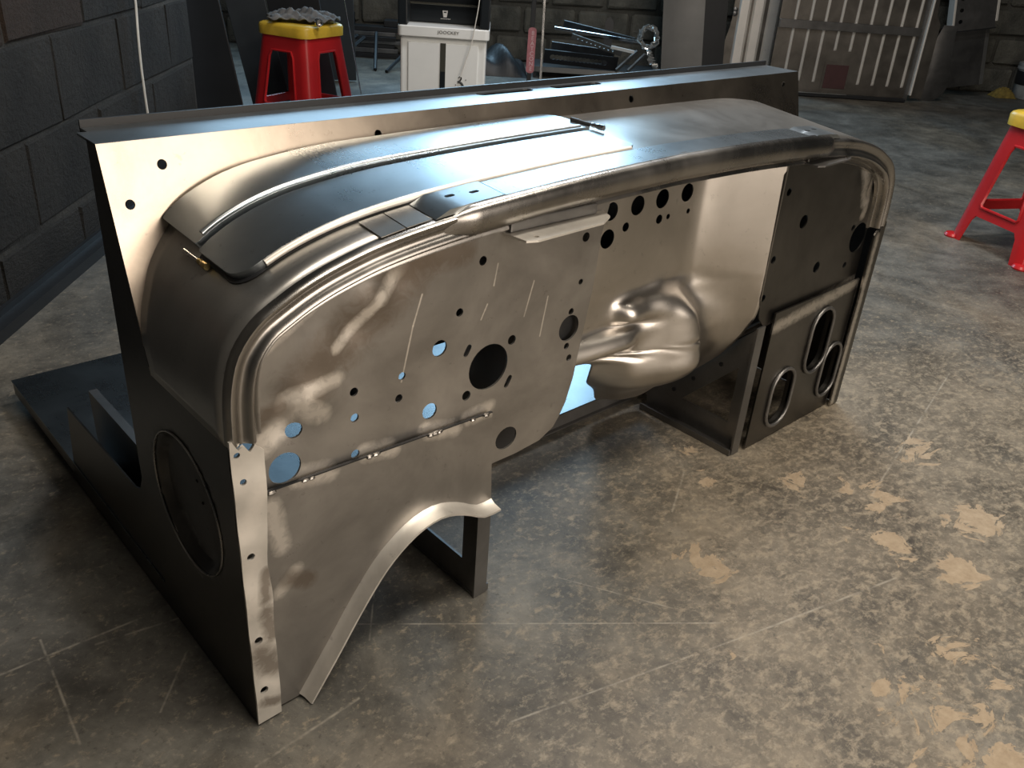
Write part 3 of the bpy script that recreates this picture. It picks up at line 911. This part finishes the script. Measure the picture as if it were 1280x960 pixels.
for x0, x1 in ((.030, .38), (1.12, 1.470)):
    sheet('toe_board', [(x0, 0), (x1, 0), (x1, 1), (x0, 1)], [], lambda a, b, s: Vector((a, .024 + .268*b, .300 - .247*b)) + Vector((0, .0028*s, .0028*s)), 'steel_dark', cowl)
for xc, sg in ((.388, 1), (1.112, -1)):
    sheet('gusset_frame', [(.014, .002), (.262, .002), (.268, .045), (.235, .075), (.014, .296)], [[(.048, .060), (.172, .060), (.048, .190)]],
          lambda a, b, s: Vector((xc + (.004*s - .002), a, b)), 'steel_dark', cowl)
    fo = box('gusset_foot', (xc-.003 if sg > 0 else xc-.028, .014, .001), (xc+.028 if sg > 0 else xc+.003, .262, .006), 'steel_dark', cowl)
    box('gusset_foot_lip', (xc+.0235 if sg > 0 else xc-.028, .014, .006), (xc+.028 if sg > 0 else xc-.0235, .262, .014), 'steel_dark', fo)
    box('gusset_post', (xc-.004 if sg > 0 else xc-.022, .012, .001), (xc+.022 if sg > 0 else xc+.004, .016, .296 if sg < 0 else .186), 'steel_dark', cowl)
    for a_, b_ in ((.205, .118), (.16, .165), (.10, .225)):
        o = lathe('plug_weld', [(.005, -.001), (.005, .0012), (.002, .002)], 'black_iron', cowl, 8)
        o.location = (xc - sg*(-.0025), a_ - .01, b_ - .045); o.rotation_euler = (0, PI/2*sg, 0)

# ------------------------------------------------------------------ plastic stools
def rsq(u, h, r):
    """point on a rounded square of half size h; u in 0..4, whole numbers at the middle of the sides"""
    side = int(math.floor(u + .5)) % 4
    x = (u + .5) % 1.0                       # 0..1 from corner to corner
    flat = h - r
    Lf = 2*flat; La = PI*r/2
    tot = Lf + La
    d = x*tot - La/2
    if d < 0:
        a = d/r
        px, py = -flat + r*math.sin(a), h - r + r*math.cos(a)
    elif d > Lf:
        a = (d-Lf)/r
        px, py = flat + r*math.sin(a), h - r + r*math.cos(a)
    else:
        px, py = -flat + d, h
    # px along the side, py outwards; side 0 faces -y
    c, s = [(1, 0), (0, 1), (-1, 0), (0, -1)][side]
    X, Y = px, -py
    return X*c - Y*s, X*s + Y*c
def make_stool(label, loc, rotz):
    t = thing('plastic_stool', label, 'stool', loc, rotz, 'red and yellow plastic stools')
    H = .435
    def hs(z):
        return .188 - (.188-.134)*min(1.0, z/H)
    def fm(u, z, s):
        h = hs(z) - .005*s
        x, y = rsq(u, h, .038)
        return Vector((x, y, z))
    outer = [(-.5, H)]
    outer = []
    # outline in (u, z): feet at the corners, open arch between them
    for sd in range(4):
        outer += [(sd-.5, 0), (sd-.36, 0), (sd-.33, .085), (sd-.29, .105), (sd+.29, .105), (sd+.33, .085), (sd+.36, 0)]
    outer += [(3.5, 0), (3.5, H), (-.5, H)]
    hol = []
    for sd in range(4):
        hol.append([(sd-.285, .150), (sd-.26, .140), (sd+.26, .140), (sd+.285, .150), (sd+.245, .345), (sd+.205, .372), (sd-.205, .372), (sd-.245, .345)])
    def rs(poly):
        return resample(poly, .05)
    b = sheet('body', rs(outer), [rs(h) for h in hol], fm, 'red_plastic', t, (.055, .05), 45)
    # raised rims round the openings
    for hp in hol:
        tube('opening_rim', [fm(u, z, -.2) for u, z in resample(hp, .06)], .005, 'red_plastic', b, 6, True)
    for sd in range(4):
        x, y = rsq(sd+.5, .186, .038)
        o = lathe('foot', [(.030, .0005), (.031, .006), (.026, .014), (.006, .016)], 'red_plastic', t, 14)
        o.location = (x, y, 0)
    # seat cap
    V = []; F = []
    prof = [(.137, .432), (.146, .434), (.147, .470), (.143, .479), (.134, .484), (.10, .4850), (.05, .4835), (.006, .4832)]
    nseg = 48
    for h, z in prof:
        for j in range(nseg):
            u = 4*j/nseg - .5
            x, y = rsq(u, h, min(.045, h*.9))
            V.append((x, y, z))
    for i in range(len(prof)-1):
        for j in range(nseg):
            F.append((i*nseg+j, i*nseg+(j+1) % nseg, (i+1)*nseg+(j+1) % nseg, (i+1)*nseg+j))
    F.append(tuple(range((len(prof)-1)*nseg, len(prof)*nseg))); F.append(tuple(range(nseg)))
    mesh('seat', V, F, 'yellow_plastic', t, 40)
    return t
ST1 = rm(.335, 2.24, 0)
make_stool('red plastic stool with yellow seat carrying a grey rag, beside the dark boards', ST1, RZ - .50)
make_stool('red plastic stool with empty yellow seat, cut by the right picture edge', rm(3.225, 1.02, 0), RZ + .245)

# rag and chrome socket on the far stool
V = []; F = []
n1, n2 = 34, 26
random.seed(3)
for i in range(n1):
    for j in range(n2):
        a, b = i/(n1-1)*2-1, j/(n2-1)*2-1
        edge = max(abs(a), abs(b))
        x = a*.150*(1+.10*math.sin(b*4+1)); y = b*.105*(1+.15*math.sin(a*5))
        z = .012 + .022*(1-edge**2)*(1+.6*math.sin(a*9+b*4)) + .012*abs(math.sin(a*7-b*6+2))*(1-.5*edge) + .006*math.sin(a*17+b*13)
        V.append((x, y, max(z, .004)))
for i in range(n1-1):
    for j in range(n2-1):
        F.append((i*n2+j, (i+1)*n2+j, (i+1)*n2+j+1, i*n2+j+1))
rag = mesh('rag', V, F, 'grey_rag', None, 60)
m_ = rag.modifiers.new('thickness', 'SOLIDIFY'); m_.thickness = .004; m_.offset = -1
place(rag, rm(.345, 2.25, .4855), (0, 0, RZ + .1))
tag(rag, 'crumpled grey rag lying on the yellow stool seat', 'rag')
so = lathe('socket', [(.016, 0), (.017, .004), (.017, .026), (.013, .030), (.012, .012), (.004, .012)], 'steel_shiny', None, 16)
place(so, rm(.435, 2.105, .5035), (PI/2, 0, RZ + .5))
tag(so, 'small chrome wrench socket lying beside the grey rag on the stool', 'tool')

# ------------------------------------------------------------------ water dispenser
dsp = thing('water_dispenser', 'white and black floor standing water dispenser behind the cowl', 'appliance', rm(1.01, 1.75, 0), RZ)
lower = box('cabinet', (-.176, .010, .02), (.176, .34, .512), 'white_plastic', dsp, .008)
box('cabinet_door', (-.145, .004, .05), (.145, .014, .495), 'white_plastic', lower, .004)
box('base', (-.165, .02, .0), (.165, .33, .03), 'black_plastic', dsp, .004)
band = prism('front_band', rrect(-.187, -.004, .187, .34, (.02, .02, .01, .01), 4), lambda a, b: Vector((a, b, .514)), lambda a, b: Vector((a, b, .556)), 'white_plastic', dsp, 40)
bevel_mod(band, .004)
win = box('level_window', (-.011, .0005, .296), (.011, .006, .495), 'tinted_window', lower)
box('water_level', (-.010, -.0008, .297), (.010, .002, .385), 'black_plastic', win)
# dark drip alcove: two side cheeks, back panel, tray and top
up_ = box('upper_body', (-.186, .13, .556), (.186, .335, 1.02), 'black_plastic', dsp, .006)
box('side_cheek', (-.186, .0, .556), (-.146, .14, .86), 'black_plastic', up_, .006)
box('side_cheek', (.146, .0, .556), (.186, .14, .86), 'black_plastic', up_, .006)
box('tap_housing', (-.186, .0, .86), (.186, .14, 1.02), 'black_plastic', up_, .01)
box('drip_ledge', (-.146, .10, .628), (.146, .135, .636), 'tinted_window', up_, .002)
for x in (-.06, .06):
    lathe('tap', [(.012, 0), (.012, .03), (.018, .035), (.018, .05)], 'white_plastic', up_, 12, (x, .07, .81))
text_mesh('brand_lettering', 'JOOCKEY', .020, 'print_dark', band, Matrix.Translation((.02, -.0048, .537)) @ Matrix.Rotation(PI/2, 4, 'X') @ Matrix.Diagonal((1.0, .8, 1, 1)))
# cup pictogram with a line of lettering under it
cupm = [(-.011, .013), (.011, .013), (.007, -.013), (-.007, -.013)]
cup = sheet('cup_pictogram', cupm, [[(-.006, .004), (.006, .004), (.005, .0085), (-.006, .0085)]], lambda a, b, s: Vector((-.002 + a, .1285 + .001*s, .594 + b)), 'print_pale', up_)
for q in range(7):
    box('pictogram_lettering', (-.020 + q*.006, .1285, .5735), (-.016 + q*.006, .1295, .5765), 'print_pale', cup)
# swirl decoration on the door: a curled stroke and dots
swirl = crom([(-.010, .028), (-.002, .034), (.004, .028), (-.002, .018), (-.010, .012), (-.001, .012), (.009, .002), (.013, -.012), (.006, -.026), (-.008, -.028), (-.013, -.018), (-.006, -.012), (.003, -.016)], 40)
tube('door_decoration', [(.075 + x, .003, .335 + z) for x, z in swirl], [.0012 + .0035*math.sin(PI*i/39) for i in range(40)], 'print_dark', lower, 6)
for x, z in ((.022, .022), (.020, -.03), (-.020, .0), (.028, -.028)):
    o = lathe('decoration_dot', [(.0022, 0), (.0022, .001), (.0005, .0015)], 'print_dark', lower, 8)
    place(o, (.075 + x, .0035, .335 + z), (PI/2, 0, 0))
cd_ = tube('power_cord', crom([(1.165, 1.70, 1.02), (1.158, 1.715, .80), (1.150, 1.722, .66), (1.137, 1.728, .570), (1.125, 1.733, .50), (1.10, 1.737, .42), (1.085, 1.738, .37)], 40), .0022, 'cable_white', None, 6)
for v in cd_.data.vertices:
    v.co = rm(v.co.x, v.co.y, v.co.z)
tag(cd_, 'thin white cord hanging down the front of the water dispenser', 'cord')
cb = tube('wall_cable', [rm(t, s, z) for t, s, z in crom([(.016, 1.16, 1.6), (.016, 1.137, .9), (.016, 1.134, .644), (.016, 1.118, .54), (.016, 1.108, .43), (.016, 1.112, .258), (.02, 1.122, .05), (.09, 1.13, .004)], 50)], .0042, 'cable_white', None, 6)
tag(cb, 'thin white cable hanging down the dark block wall', 'cable')

# ------------------------------------------------------------------ leaning boards in the corner
def board(name, label, t, s, wd, ht, th, roll, lean, mat, turn=0.0, cat='board', group=None):
    o = box(name, (0, 0, 0), (wd, th, ht), mat, None, .003)
    place(o, rm(t, s, 0), (-lean, roll, RZ + turn))
    tag(o, label, cat, group)
    return o
board('steel_board', 'dark blue-black board leaning in the corner, nearest the red stool', .030, 2.50, .19, 1.3, .012, -.21, .04, 'dark_board', 0, 'board', 'boards leaning in the corner')
board('steel_board', 'brown-black board leaning behind the blue-black board in the corner', .16, 2.70, .26, 1.4, .014, -.17, .03, 'black_iron', 0, 'board', 'boards leaning in the corner')
board('steel_board', 'black sheet added for the dark gap at the end of the dark block wall', -.15, 2.02, .27, 1.4, .012, -.16, .02, 'black_iron', 0, 'board', 'boards leaning in the corner')  # added sheet standing in for the darkness of the gap past the wall
for t_, lab in ((.27, 'thin steel rod leaning behind the grey rag, the left one of two'), (.50, 'thin steel rod leaning behind the grey rag, the right one of two')):
    o = tube('steel_rod', [(0, 0, 0), (-.22, .02, 1.3)], .004, 'steel_shiny', None, 8)
    place(o, rm(t_, 3.0, 0), (0, 0, RZ)); tag(o, lab, 'rod', 'thin rods behind the stool')
board('steel_board', 'tall dark board standing behind the stool, right of the thin rods', .08, 3.6, .30, 1.2, .012, -.03, .06, 'dark_board', 0, 'board', 'boards leaning in the corner')

# ------------------------------------------------------------------ scrap steel stacked at the back wall, left
random.seed(11)
zz = 0.0
for q in range(7):
    h = random.uniform(.025, .040)
    L = random.uniform(.55, .72)
    pos = ['lowest plate', 'second plate from the floor', 'third plate from the floor', 'fourth plate from the floor', 'fifth plate from the floor', 'sixth plate from the floor', 'topmost long plate'][q]
    o = prism('steel_plate', [(-L/2, 0), (L/2, 0), (L/2, .03), (L/2-.02, .12), (-L/2+.015, .14), (-L/2, .05)], lambda a, b: Vector((a, b, 0)), lambda a, b: Vector((a, b, h)), 'steel_scrap' if q % 2 else 'black_iron')
    bevel_mod(o, .003)
    place(o, rm(.24 + random.uniform(-.04, .04), 4.62 + random.uniform(-.02, .02), zz), (0, 0, RZ + random.uniform(-.04, .04)))
    tag(o, 'dark steel plate in the back wall stack, ' + pos, 'steel plate', 'dark plates stacked at the back wall')
    zz += h + .0005
o = box('steel_box', (-.09, 0, 0), (.09, .12, .075), 'black_iron', None, .004)
place(o, rm(.12, 4.64, zz), (0, 0, RZ)); tag(o, 'black box on top of the stacked plates, the left one', 'box', 'black boxes on the plate stack')
o = box('steel_box', (-.06, 0, 0), (.06, .12, .045), 'black_iron', None, .004)
place(o, rm(.49, 4.64, zz), (0, 0, RZ)); tag(o, 'black box on top of the stacked plates, the right one next to the dispenser', 'box', 'black boxes on the plate stack')
for q, (a, b, lab) in enumerate([((.02, 3.95, .01), (.26, 4.5, .16), 'black bar lying slanted against the plate stack, nearest the stool'),
                                 ((.14, 3.95, .01), (.32, 4.42, .16), 'black bar lying slanted against the plate stack, second from the stool'),
                                 ((.44, 4.05, .01), (.40, 4.45, .19), 'black bar lying slanted against the plate stack, leaning the other way'),
                                 ((.52, 4.0, .01), (.66, 4.45, .13), 'black bar lying slanted against the plate stack, nearest the dispenser')]):
    o = tube('steel_bar', [rm(*a), rm(*b)], .012, 'black_iron', None, 6)
    tag(o, lab, 'bar', 'black bars in front of the plate stack')

# ------------------------------------------------------------------ scrap rack right of the dispenser
post = thing('sign_post', 'slim black post with a red lettered strip beside the scrap rack', 'post', rm(1.462, 3.9, 0), RZ)
box('post_bar', (-.016, 0, 0), (.012, .02, 1.1), 'black_iron', post, .002)
box('foot_plate', (-.05, -.03, 0), (.05, .05, .006), 'black_iron', post, .001)
lb = prism('label_strip', rrect(-.026, .075, .026, .352, .02, 4), lambda a, b: Vector((a, -.004, b)), lambda a, b: Vector((a, -.0005, b)), 'pink_label', post, 40)
# the strip's lettering, one character below the other, too small to read
for q, ch in enumerate('8EATCONE'):
    text_mesh('strip_lettering', ch, .036, 'pale_print', lb, Matrix.Translation((.004, -.0048, .318 - q*.031)) @ Matrix.Rotation(PI/2, 4, 'X'))
o = box('steel_strip', (-.008, 0, 0), (.008, .006, .95), 'steel_shiny', None, .001)
place(o, rm(1.545, 4.05, 0), (-.09, -.02, RZ)); tag(o, 'narrow bright steel strip standing right of the black post', 'strip')

rack = thing('scrap_rack', 'low dark steel rack holding scrap metal at the back wall', 'rack', rm(1.98, 4.42, 0), RZ)
box('tray', (-.48, -.20, .050), (.40, .26, .058), 'steel_scrap', rack)
box('tray_lip', (-.48, -.205, .040), (.40, -.197, .074), 'grey_sheet', rack)
for x in (-.47, .385):
    for y in (-.19, .25):
        box('leg', (x-.01, y-.01, 0), (x+.01, y+.01, .051), 'black_iron', rack)
def flat_bar(name, lab, p, q, wd, th, mat, holes_=0, cat='steel bar', group='scrap bars on the rack'):
    P0_, P1_ = rm(*p), rm(*q)
    d = P1_ - P0_; L = d.length
    ol = [(0, -wd/2), (L, -wd/2), (L, wd/2), (0, wd/2)]
    hs_ = [circ(L*(.12 + .7*i/max(1, holes_-1)), 0, wd*.2, n=8) for i in range(holes_)]
    xx = d.normalized(); yy = Vector((0, 0, 1)).cross(xx).normalized(); zz_ = xx.cross(yy)
    tilt = zz_*.85 - yy*.5
    tilt.normalize(); nn = xx.cross(tilt)
    o = sheet(name, ol, hs_, lambda a, b, s: P0_ + xx*a + tilt*b + nn*(th*s), mat, None)
    tag(o, lab, cat, group)
    return o
flat_bar('flat_bar', 'long flat bar with a bright edge lying highest on the scrap rack', (1.63, 4.36, .312), (2.23, 4.33, .262), .022, .006, 'steel_shiny')
flat_bar('flat_bar', 'long dark bar just behind the bright-edged bar on the scrap rack', (1.70, 4.46, .335), (2.20, 4.43, .255), .05, .006, 'steel_scrap')
flat_bar('perforated_bar', 'grey perforated bar sloping across the middle of the scrap rack', (1.75, 4.30, .275), (2.10, 4.27, .185), .042, .006, 'grey_sheet', 9)
flat_bar('flat_bar', 'short white strip lying over the perforated bar on the scrap rack', (2.02, 4.25, .226), (2.18, 4.24, .204), .024, .004, 'white_plastic')
flat_bar('steel_plate', 'black plate with a row of holes at the left of the scrap rack', (1.57, 4.30, .135), (2.08, 4.28, .115), .11, .006, 'black_iron', 14, 'steel plate')
flat_bar('steel_plate', 'dark wedge plate lying under the perforated bar on the scrap rack', (1.62, 4.36, .20), (2.06, 4.34, .17), .06, .006, 'steel_scrap', 0, 'steel plate')
flat_bar('flat_bar', 'dark bar standing slanted at the right of the scrap rack, left of its twin', (2.06, 4.20, .085), (2.20, 4.28, .205), .032, .012, 'grey_sheet')
flat_bar('flat_bar', 'dark bar standing slanted at the right of the scrap rack, right of its twin', (2.14, 4.20, .085), (2.255, 4.27, .190), .030, .012, 'grey_sheet')
o = prism('round_top_plate', [(-.03, 0), (.03, 0), (.03, .10), (.024, .122), (.010, .135), (-.010, .135), (-.024, .122), (-.03, .10)], lambda a, b: Vector((a, 0, b)), lambda a, b: Vector((a, .008, b)), 'black_iron')
o.location = rm(2.03, 4.55, .245); o.rotation_euler = (-.1, 0, RZ)
for v in o.data.vertices:
    if v.co.z < .01:
        v.co.z = -.186
tag(o, 'black plate with a rounded top standing behind the scrap bars', 'steel plate')
# crumpled bundle of clear wrapping
ring = []
random.seed(5)
for i in range(90):
    a = i*.42
    rr_ = .062 + random.uniform(-.014, .014)
    ring.append((2.275 + rr_*math.cos(a), 4.30 + random.uniform(-.03, .03), .295 + rr_*1.05*math.sin(a)))
wr = tube('wrap_bundle', [rm(*p) for p in ring], [random.uniform(.004, .013) for _ in ring], 'clear_wrap', None, 5)
tag(wr, 'crumpled ring of clear wrapping on the right of the scrap rack', 'wrapping')
wr2 = tube('wrap_bundle', [rm(2.27 + .02*math.sin(i*1.7) + i*.0035, 4.24 + .015*math.cos(i*2.1), .215 - i*.0052) for i in range(26)], [random.uniform(.006, .016) for _ in range(26)], 'clear_wrap', None, 5)
tag(wr2, 'trailing end of clear wrapping hanging below the crumpled ring', 'wrapping')
# dark heap of sheeting between dispenser and post
V = []; F = []
for i in range(20):
    for j in range(14):
        a, b = i/19*2-1, j/13*2-1
        e = max(0, 1-a*a)*max(0, 1-b*b)
        V.append((a*.24, b*.14, .16*e**.6*(1+.25*math.sin(a*7+b*3)) + .0))
for i in range(19):
    for j in range(13):
        F.append((i*14+j, (i+1)*14+j, (i+1)*14+j+1, i*14+j+1))
hp = mesh('tarp_heap', V, F, 'black_iron', None, 40)
place(hp, rm(1.22, 4.3, .001), (0, 0, RZ)); tag(hp, 'dark heap of folded sheeting between the dispenser and the black post', 'tarp')

# ------------------------------------------------------------------ panels leaning on the back wall
o = sheet('steel_sheet', rrect(0, 0, .285, 1.15, .01), [], lambda a, b, s: Vector((a, .003*s + .012*math.sin(a*9), b)), 'grey_sheet', None, (.03, .1), 60)
place(o, rm(2.400, 4.32, .03), (-.02, -.10, RZ)); tag(o, 'plain grey steel sheet leaning upright right of the scrap rack', 'steel sheet')
o = sheet('steel_sheet', rrect(0, 0, .20, 1.0, .01), [], lambda a, b, s: Vector((a, .004*s, b)), 'black_iron', None)
place(o, rm(2.69, 4.56, .02), (-.03, -.08, RZ)); tag(o, 'black steel sheet leaning right behind the plain grey sheet', 'steel sheet')

def ribbed(root, x0, x1, y0, y1, ribs, mat, bright, rw=.016):
    sheet('panel_skin', [(x0, y0), (x1, y0), (x1, y1), (x0, y1)], [], lambda a, b, s: Vector((a, .003*s, b)), mat, root)
    for (xa, za, zb) in ribs:
        n = 6
        V = []
        for z, e in ((za, .1), (za+.012, 1), (zb, 1)):
            for j in range(n+1):
                a = PI*j/n
                V.append((xa - rw*math.cos(a), -.011*math.sin(a)*e, z))
        F = [(r*(n+1)+j, r*(n+1)+j+1, (r+1)*(n+1)+j+1, (r+1)*(n+1)+j) for r in range(2) for j in range(n)]
        mesh('rib', V, F, bright, root, 60)
pa = thing('side_panel', 'tan steel body panel with wide ribs leaning left of the ribbed floor panel', 'body panel', rm(2.915, 4.58, .002), RZ)
pa.rotation_euler = (-.02, 0, RZ)
sheet('panel_skin', crom([(-.08, 0), (-.075, .10), (-.06, .20), (-.03, .33), (-.015, .42), (-.02, 1.2)], 20) + [(.36, 1.2), (.36, 0)], [], lambda a, b, s: Vector((a, .003*s, b)), 'steel_rib', pa)
for x in (.065, .165, .275):
    V = []
    for z in (.0, 1.2):
        for x_, y in ((-.045, 0), (-.036, -.022), (.020, -.022), (.040, 0)):
            V.append((x + x_, y, z))
    mesh('rib', V, [(0, 1, 5, 4), (1, 2, 6, 5), (2, 3, 7, 6)], 'steel_rib_lit', pa)
for z in (.46, .485):
    o = lathe('latch_boss', [(.017, 0), (.017, .008), (.006, .012)], 'steel_dark', pa, 12)
    place(o, (.0, -.001, z), (PI/2, 0, 0))

pb = thing('floor_panel', 'dark ribbed vehicle floor panel with a cross bar leaning on the back wall', 'body panel', rm(3.12, 4.20, .003), RZ)
pb.rotation_euler = (-.02, 0, RZ)
ribs = []
for q in range(9):
    zb = .09 if q not in (3, 4) else .30
    ribs.append((.108 + q*.104, zb, 1.2))
ribbed(pb, 0, .97, 0, 1.2, ribs, 'steel_rib', 'steel_rib_lit', .010)
box('cross_bar', (.0, -.030, .425), (.97, -.011, .478), 'steel_dark', pb, .002)
pt = box('patch_plate', (.385, -.010, .055), (.540, -.002, .210), 'primer_red', pb, .002)
sheet('patch_frame', [(.370, .04), (.555, .04), (.555, .225), (.370, .225)], [[(.385, .055), (.540, .055), (.540, .210), (.385, .210)]], lambda a, b, s: Vector((a, -.005 + .004*s, b)), 'steel_rib', pb)
box('bottom_rail', (-.02, -.045, .0), (.97, -.004, .022), 'black_iron', pb, .003)
box('bottom_strip', (.18, -.050, .022), (.55, -.046, .028), 'steel_shiny', pb)

pc = thing('frame_rail', 'tall channel rail with a bright edge leaning right of the ribbed floor panel', 'rail', rm(4.085, 4.235, .003), RZ)
pc.rotation_euler = (-.02, .0, RZ)
box('rail_web', (-.02, 0, 0), (.05, .004, 1.2), 'steel_dark', pc)
box('rail_edge', (.05, -.03, .04), (.062, .004, 1.2), 'steel_rib_lit', pc, .002)
sheet('rail_flange', [(.062, .02), (.15, .02), (.15, .50), (.11, .56), (.062, 1.2)], [], lambda a, b, s: Vector((a, .002 + .003*s, b)), 'steel_rib', pc)
o = sheet('fender_skin', crom([(0, 0), (.10, .0), (.17, .05), (.19, .14), (.15, .26), (.13, .40), (.12, .50)], 24) + [(.03, .50), (0, .4)], [], lambda a, b, s: Vector((a, .003*s - .05*math.sin(min(1, b/.4)*PI/2) + .03*(a-.08)**2/.02, b)), 'steel_dark', None, (.03, .03), 60)
place(o, rm(4.245, 4.31, .002), (-.02, 0, RZ)); tag(o, 'dark curved fender skin leaning right of the channel rail', 'fender')

pd = thing('cowl_box', 'dark perforated steel box section hanging right of the curved fender skin', 'body panel', rm(4.535, 4.60, .05), RZ)
pd.rotation_euler = (-.02, -.17, RZ)
sheet('box_face', [(0, .40), (.29, .40), (.29, 1.0), (0, 1.0)], [circ(.045, .46, .014, n=12), circ(.045, .535, .014, n=12), circ(.045, .61, .014, n=12), circ(.12, .665, .014, n=12)], lambda a, b, s: Vector((a, -.09 + .003*s, b)), 'steel_dark', pd)
box('box_edge', (-.012, -.094, .40), (.004, -.005, 1.0), 'steel_rib_lit', pd, .002)
box('box_edge', (.288, -.094, .44), (.306, -.005, 1.0), 'steel_rib_lit', pd, .002)
box('box_underside', (-.01, -.09, .392), (.30, 0, .40), 'black_iron', pd)
sheet('lower_skin', [(.0, .0), (.28, 0), (.30, .392), (.0, .392)], [], lambda a, b, s: Vector((a, -.006 + .003*s, b)), 'steel_scrap', pd)
box('lower_edge', (.275, -.012, .0), (.300, -.004, .39), 'grey_sheet', pd, .001)

bk = thing('paint_bucket', 'grubby white plastic bucket at the far right beside the back wall', 'bucket', rm(5.30, 4.72, 0), RZ)
lathe('bucket_body', [(.125, .002), (.130, .01), (.142, .21), (.146, .215), (.148, .25), (.143, .252), (.139, .22), (.12, .02)], 'bucket_white', bk, 28)
lathe('bucket_band', [(.1445, .205), (.150, .208), (.150, .222), (.1455, .225)], 'bucket_white', bk, 28)
lathe('paint_crust', [(.138, .10), (.1405, .105), (.1455, .19), (.144, .195)], 'black_iron', bk, 28)
V = []; F = []
for i in range(14):
    for j in range(14):
        a, b = i/13*2-1, j/13*2-1
        V.append((a*.085, b*.07, .002 + .055*max(0, (1-a*a)*(1-b*b))**.7*(1+.35*math.sin(a*6+b*8))))
for i in range(13):
    for j in range(13):
        F.append((i*14+j, (i+1)*14+j, (i+1)*14+j+1, i*14+j+1))
yr = mesh('yellow_cloth', V, F, 'yellow_rag', None, 50)
place(yr, rm(5.08, 4.72, .0), (0, 0, RZ)); tag(yr, 'crumpled dirty yellow cloth on the floor left of the white bucket', 'cloth')
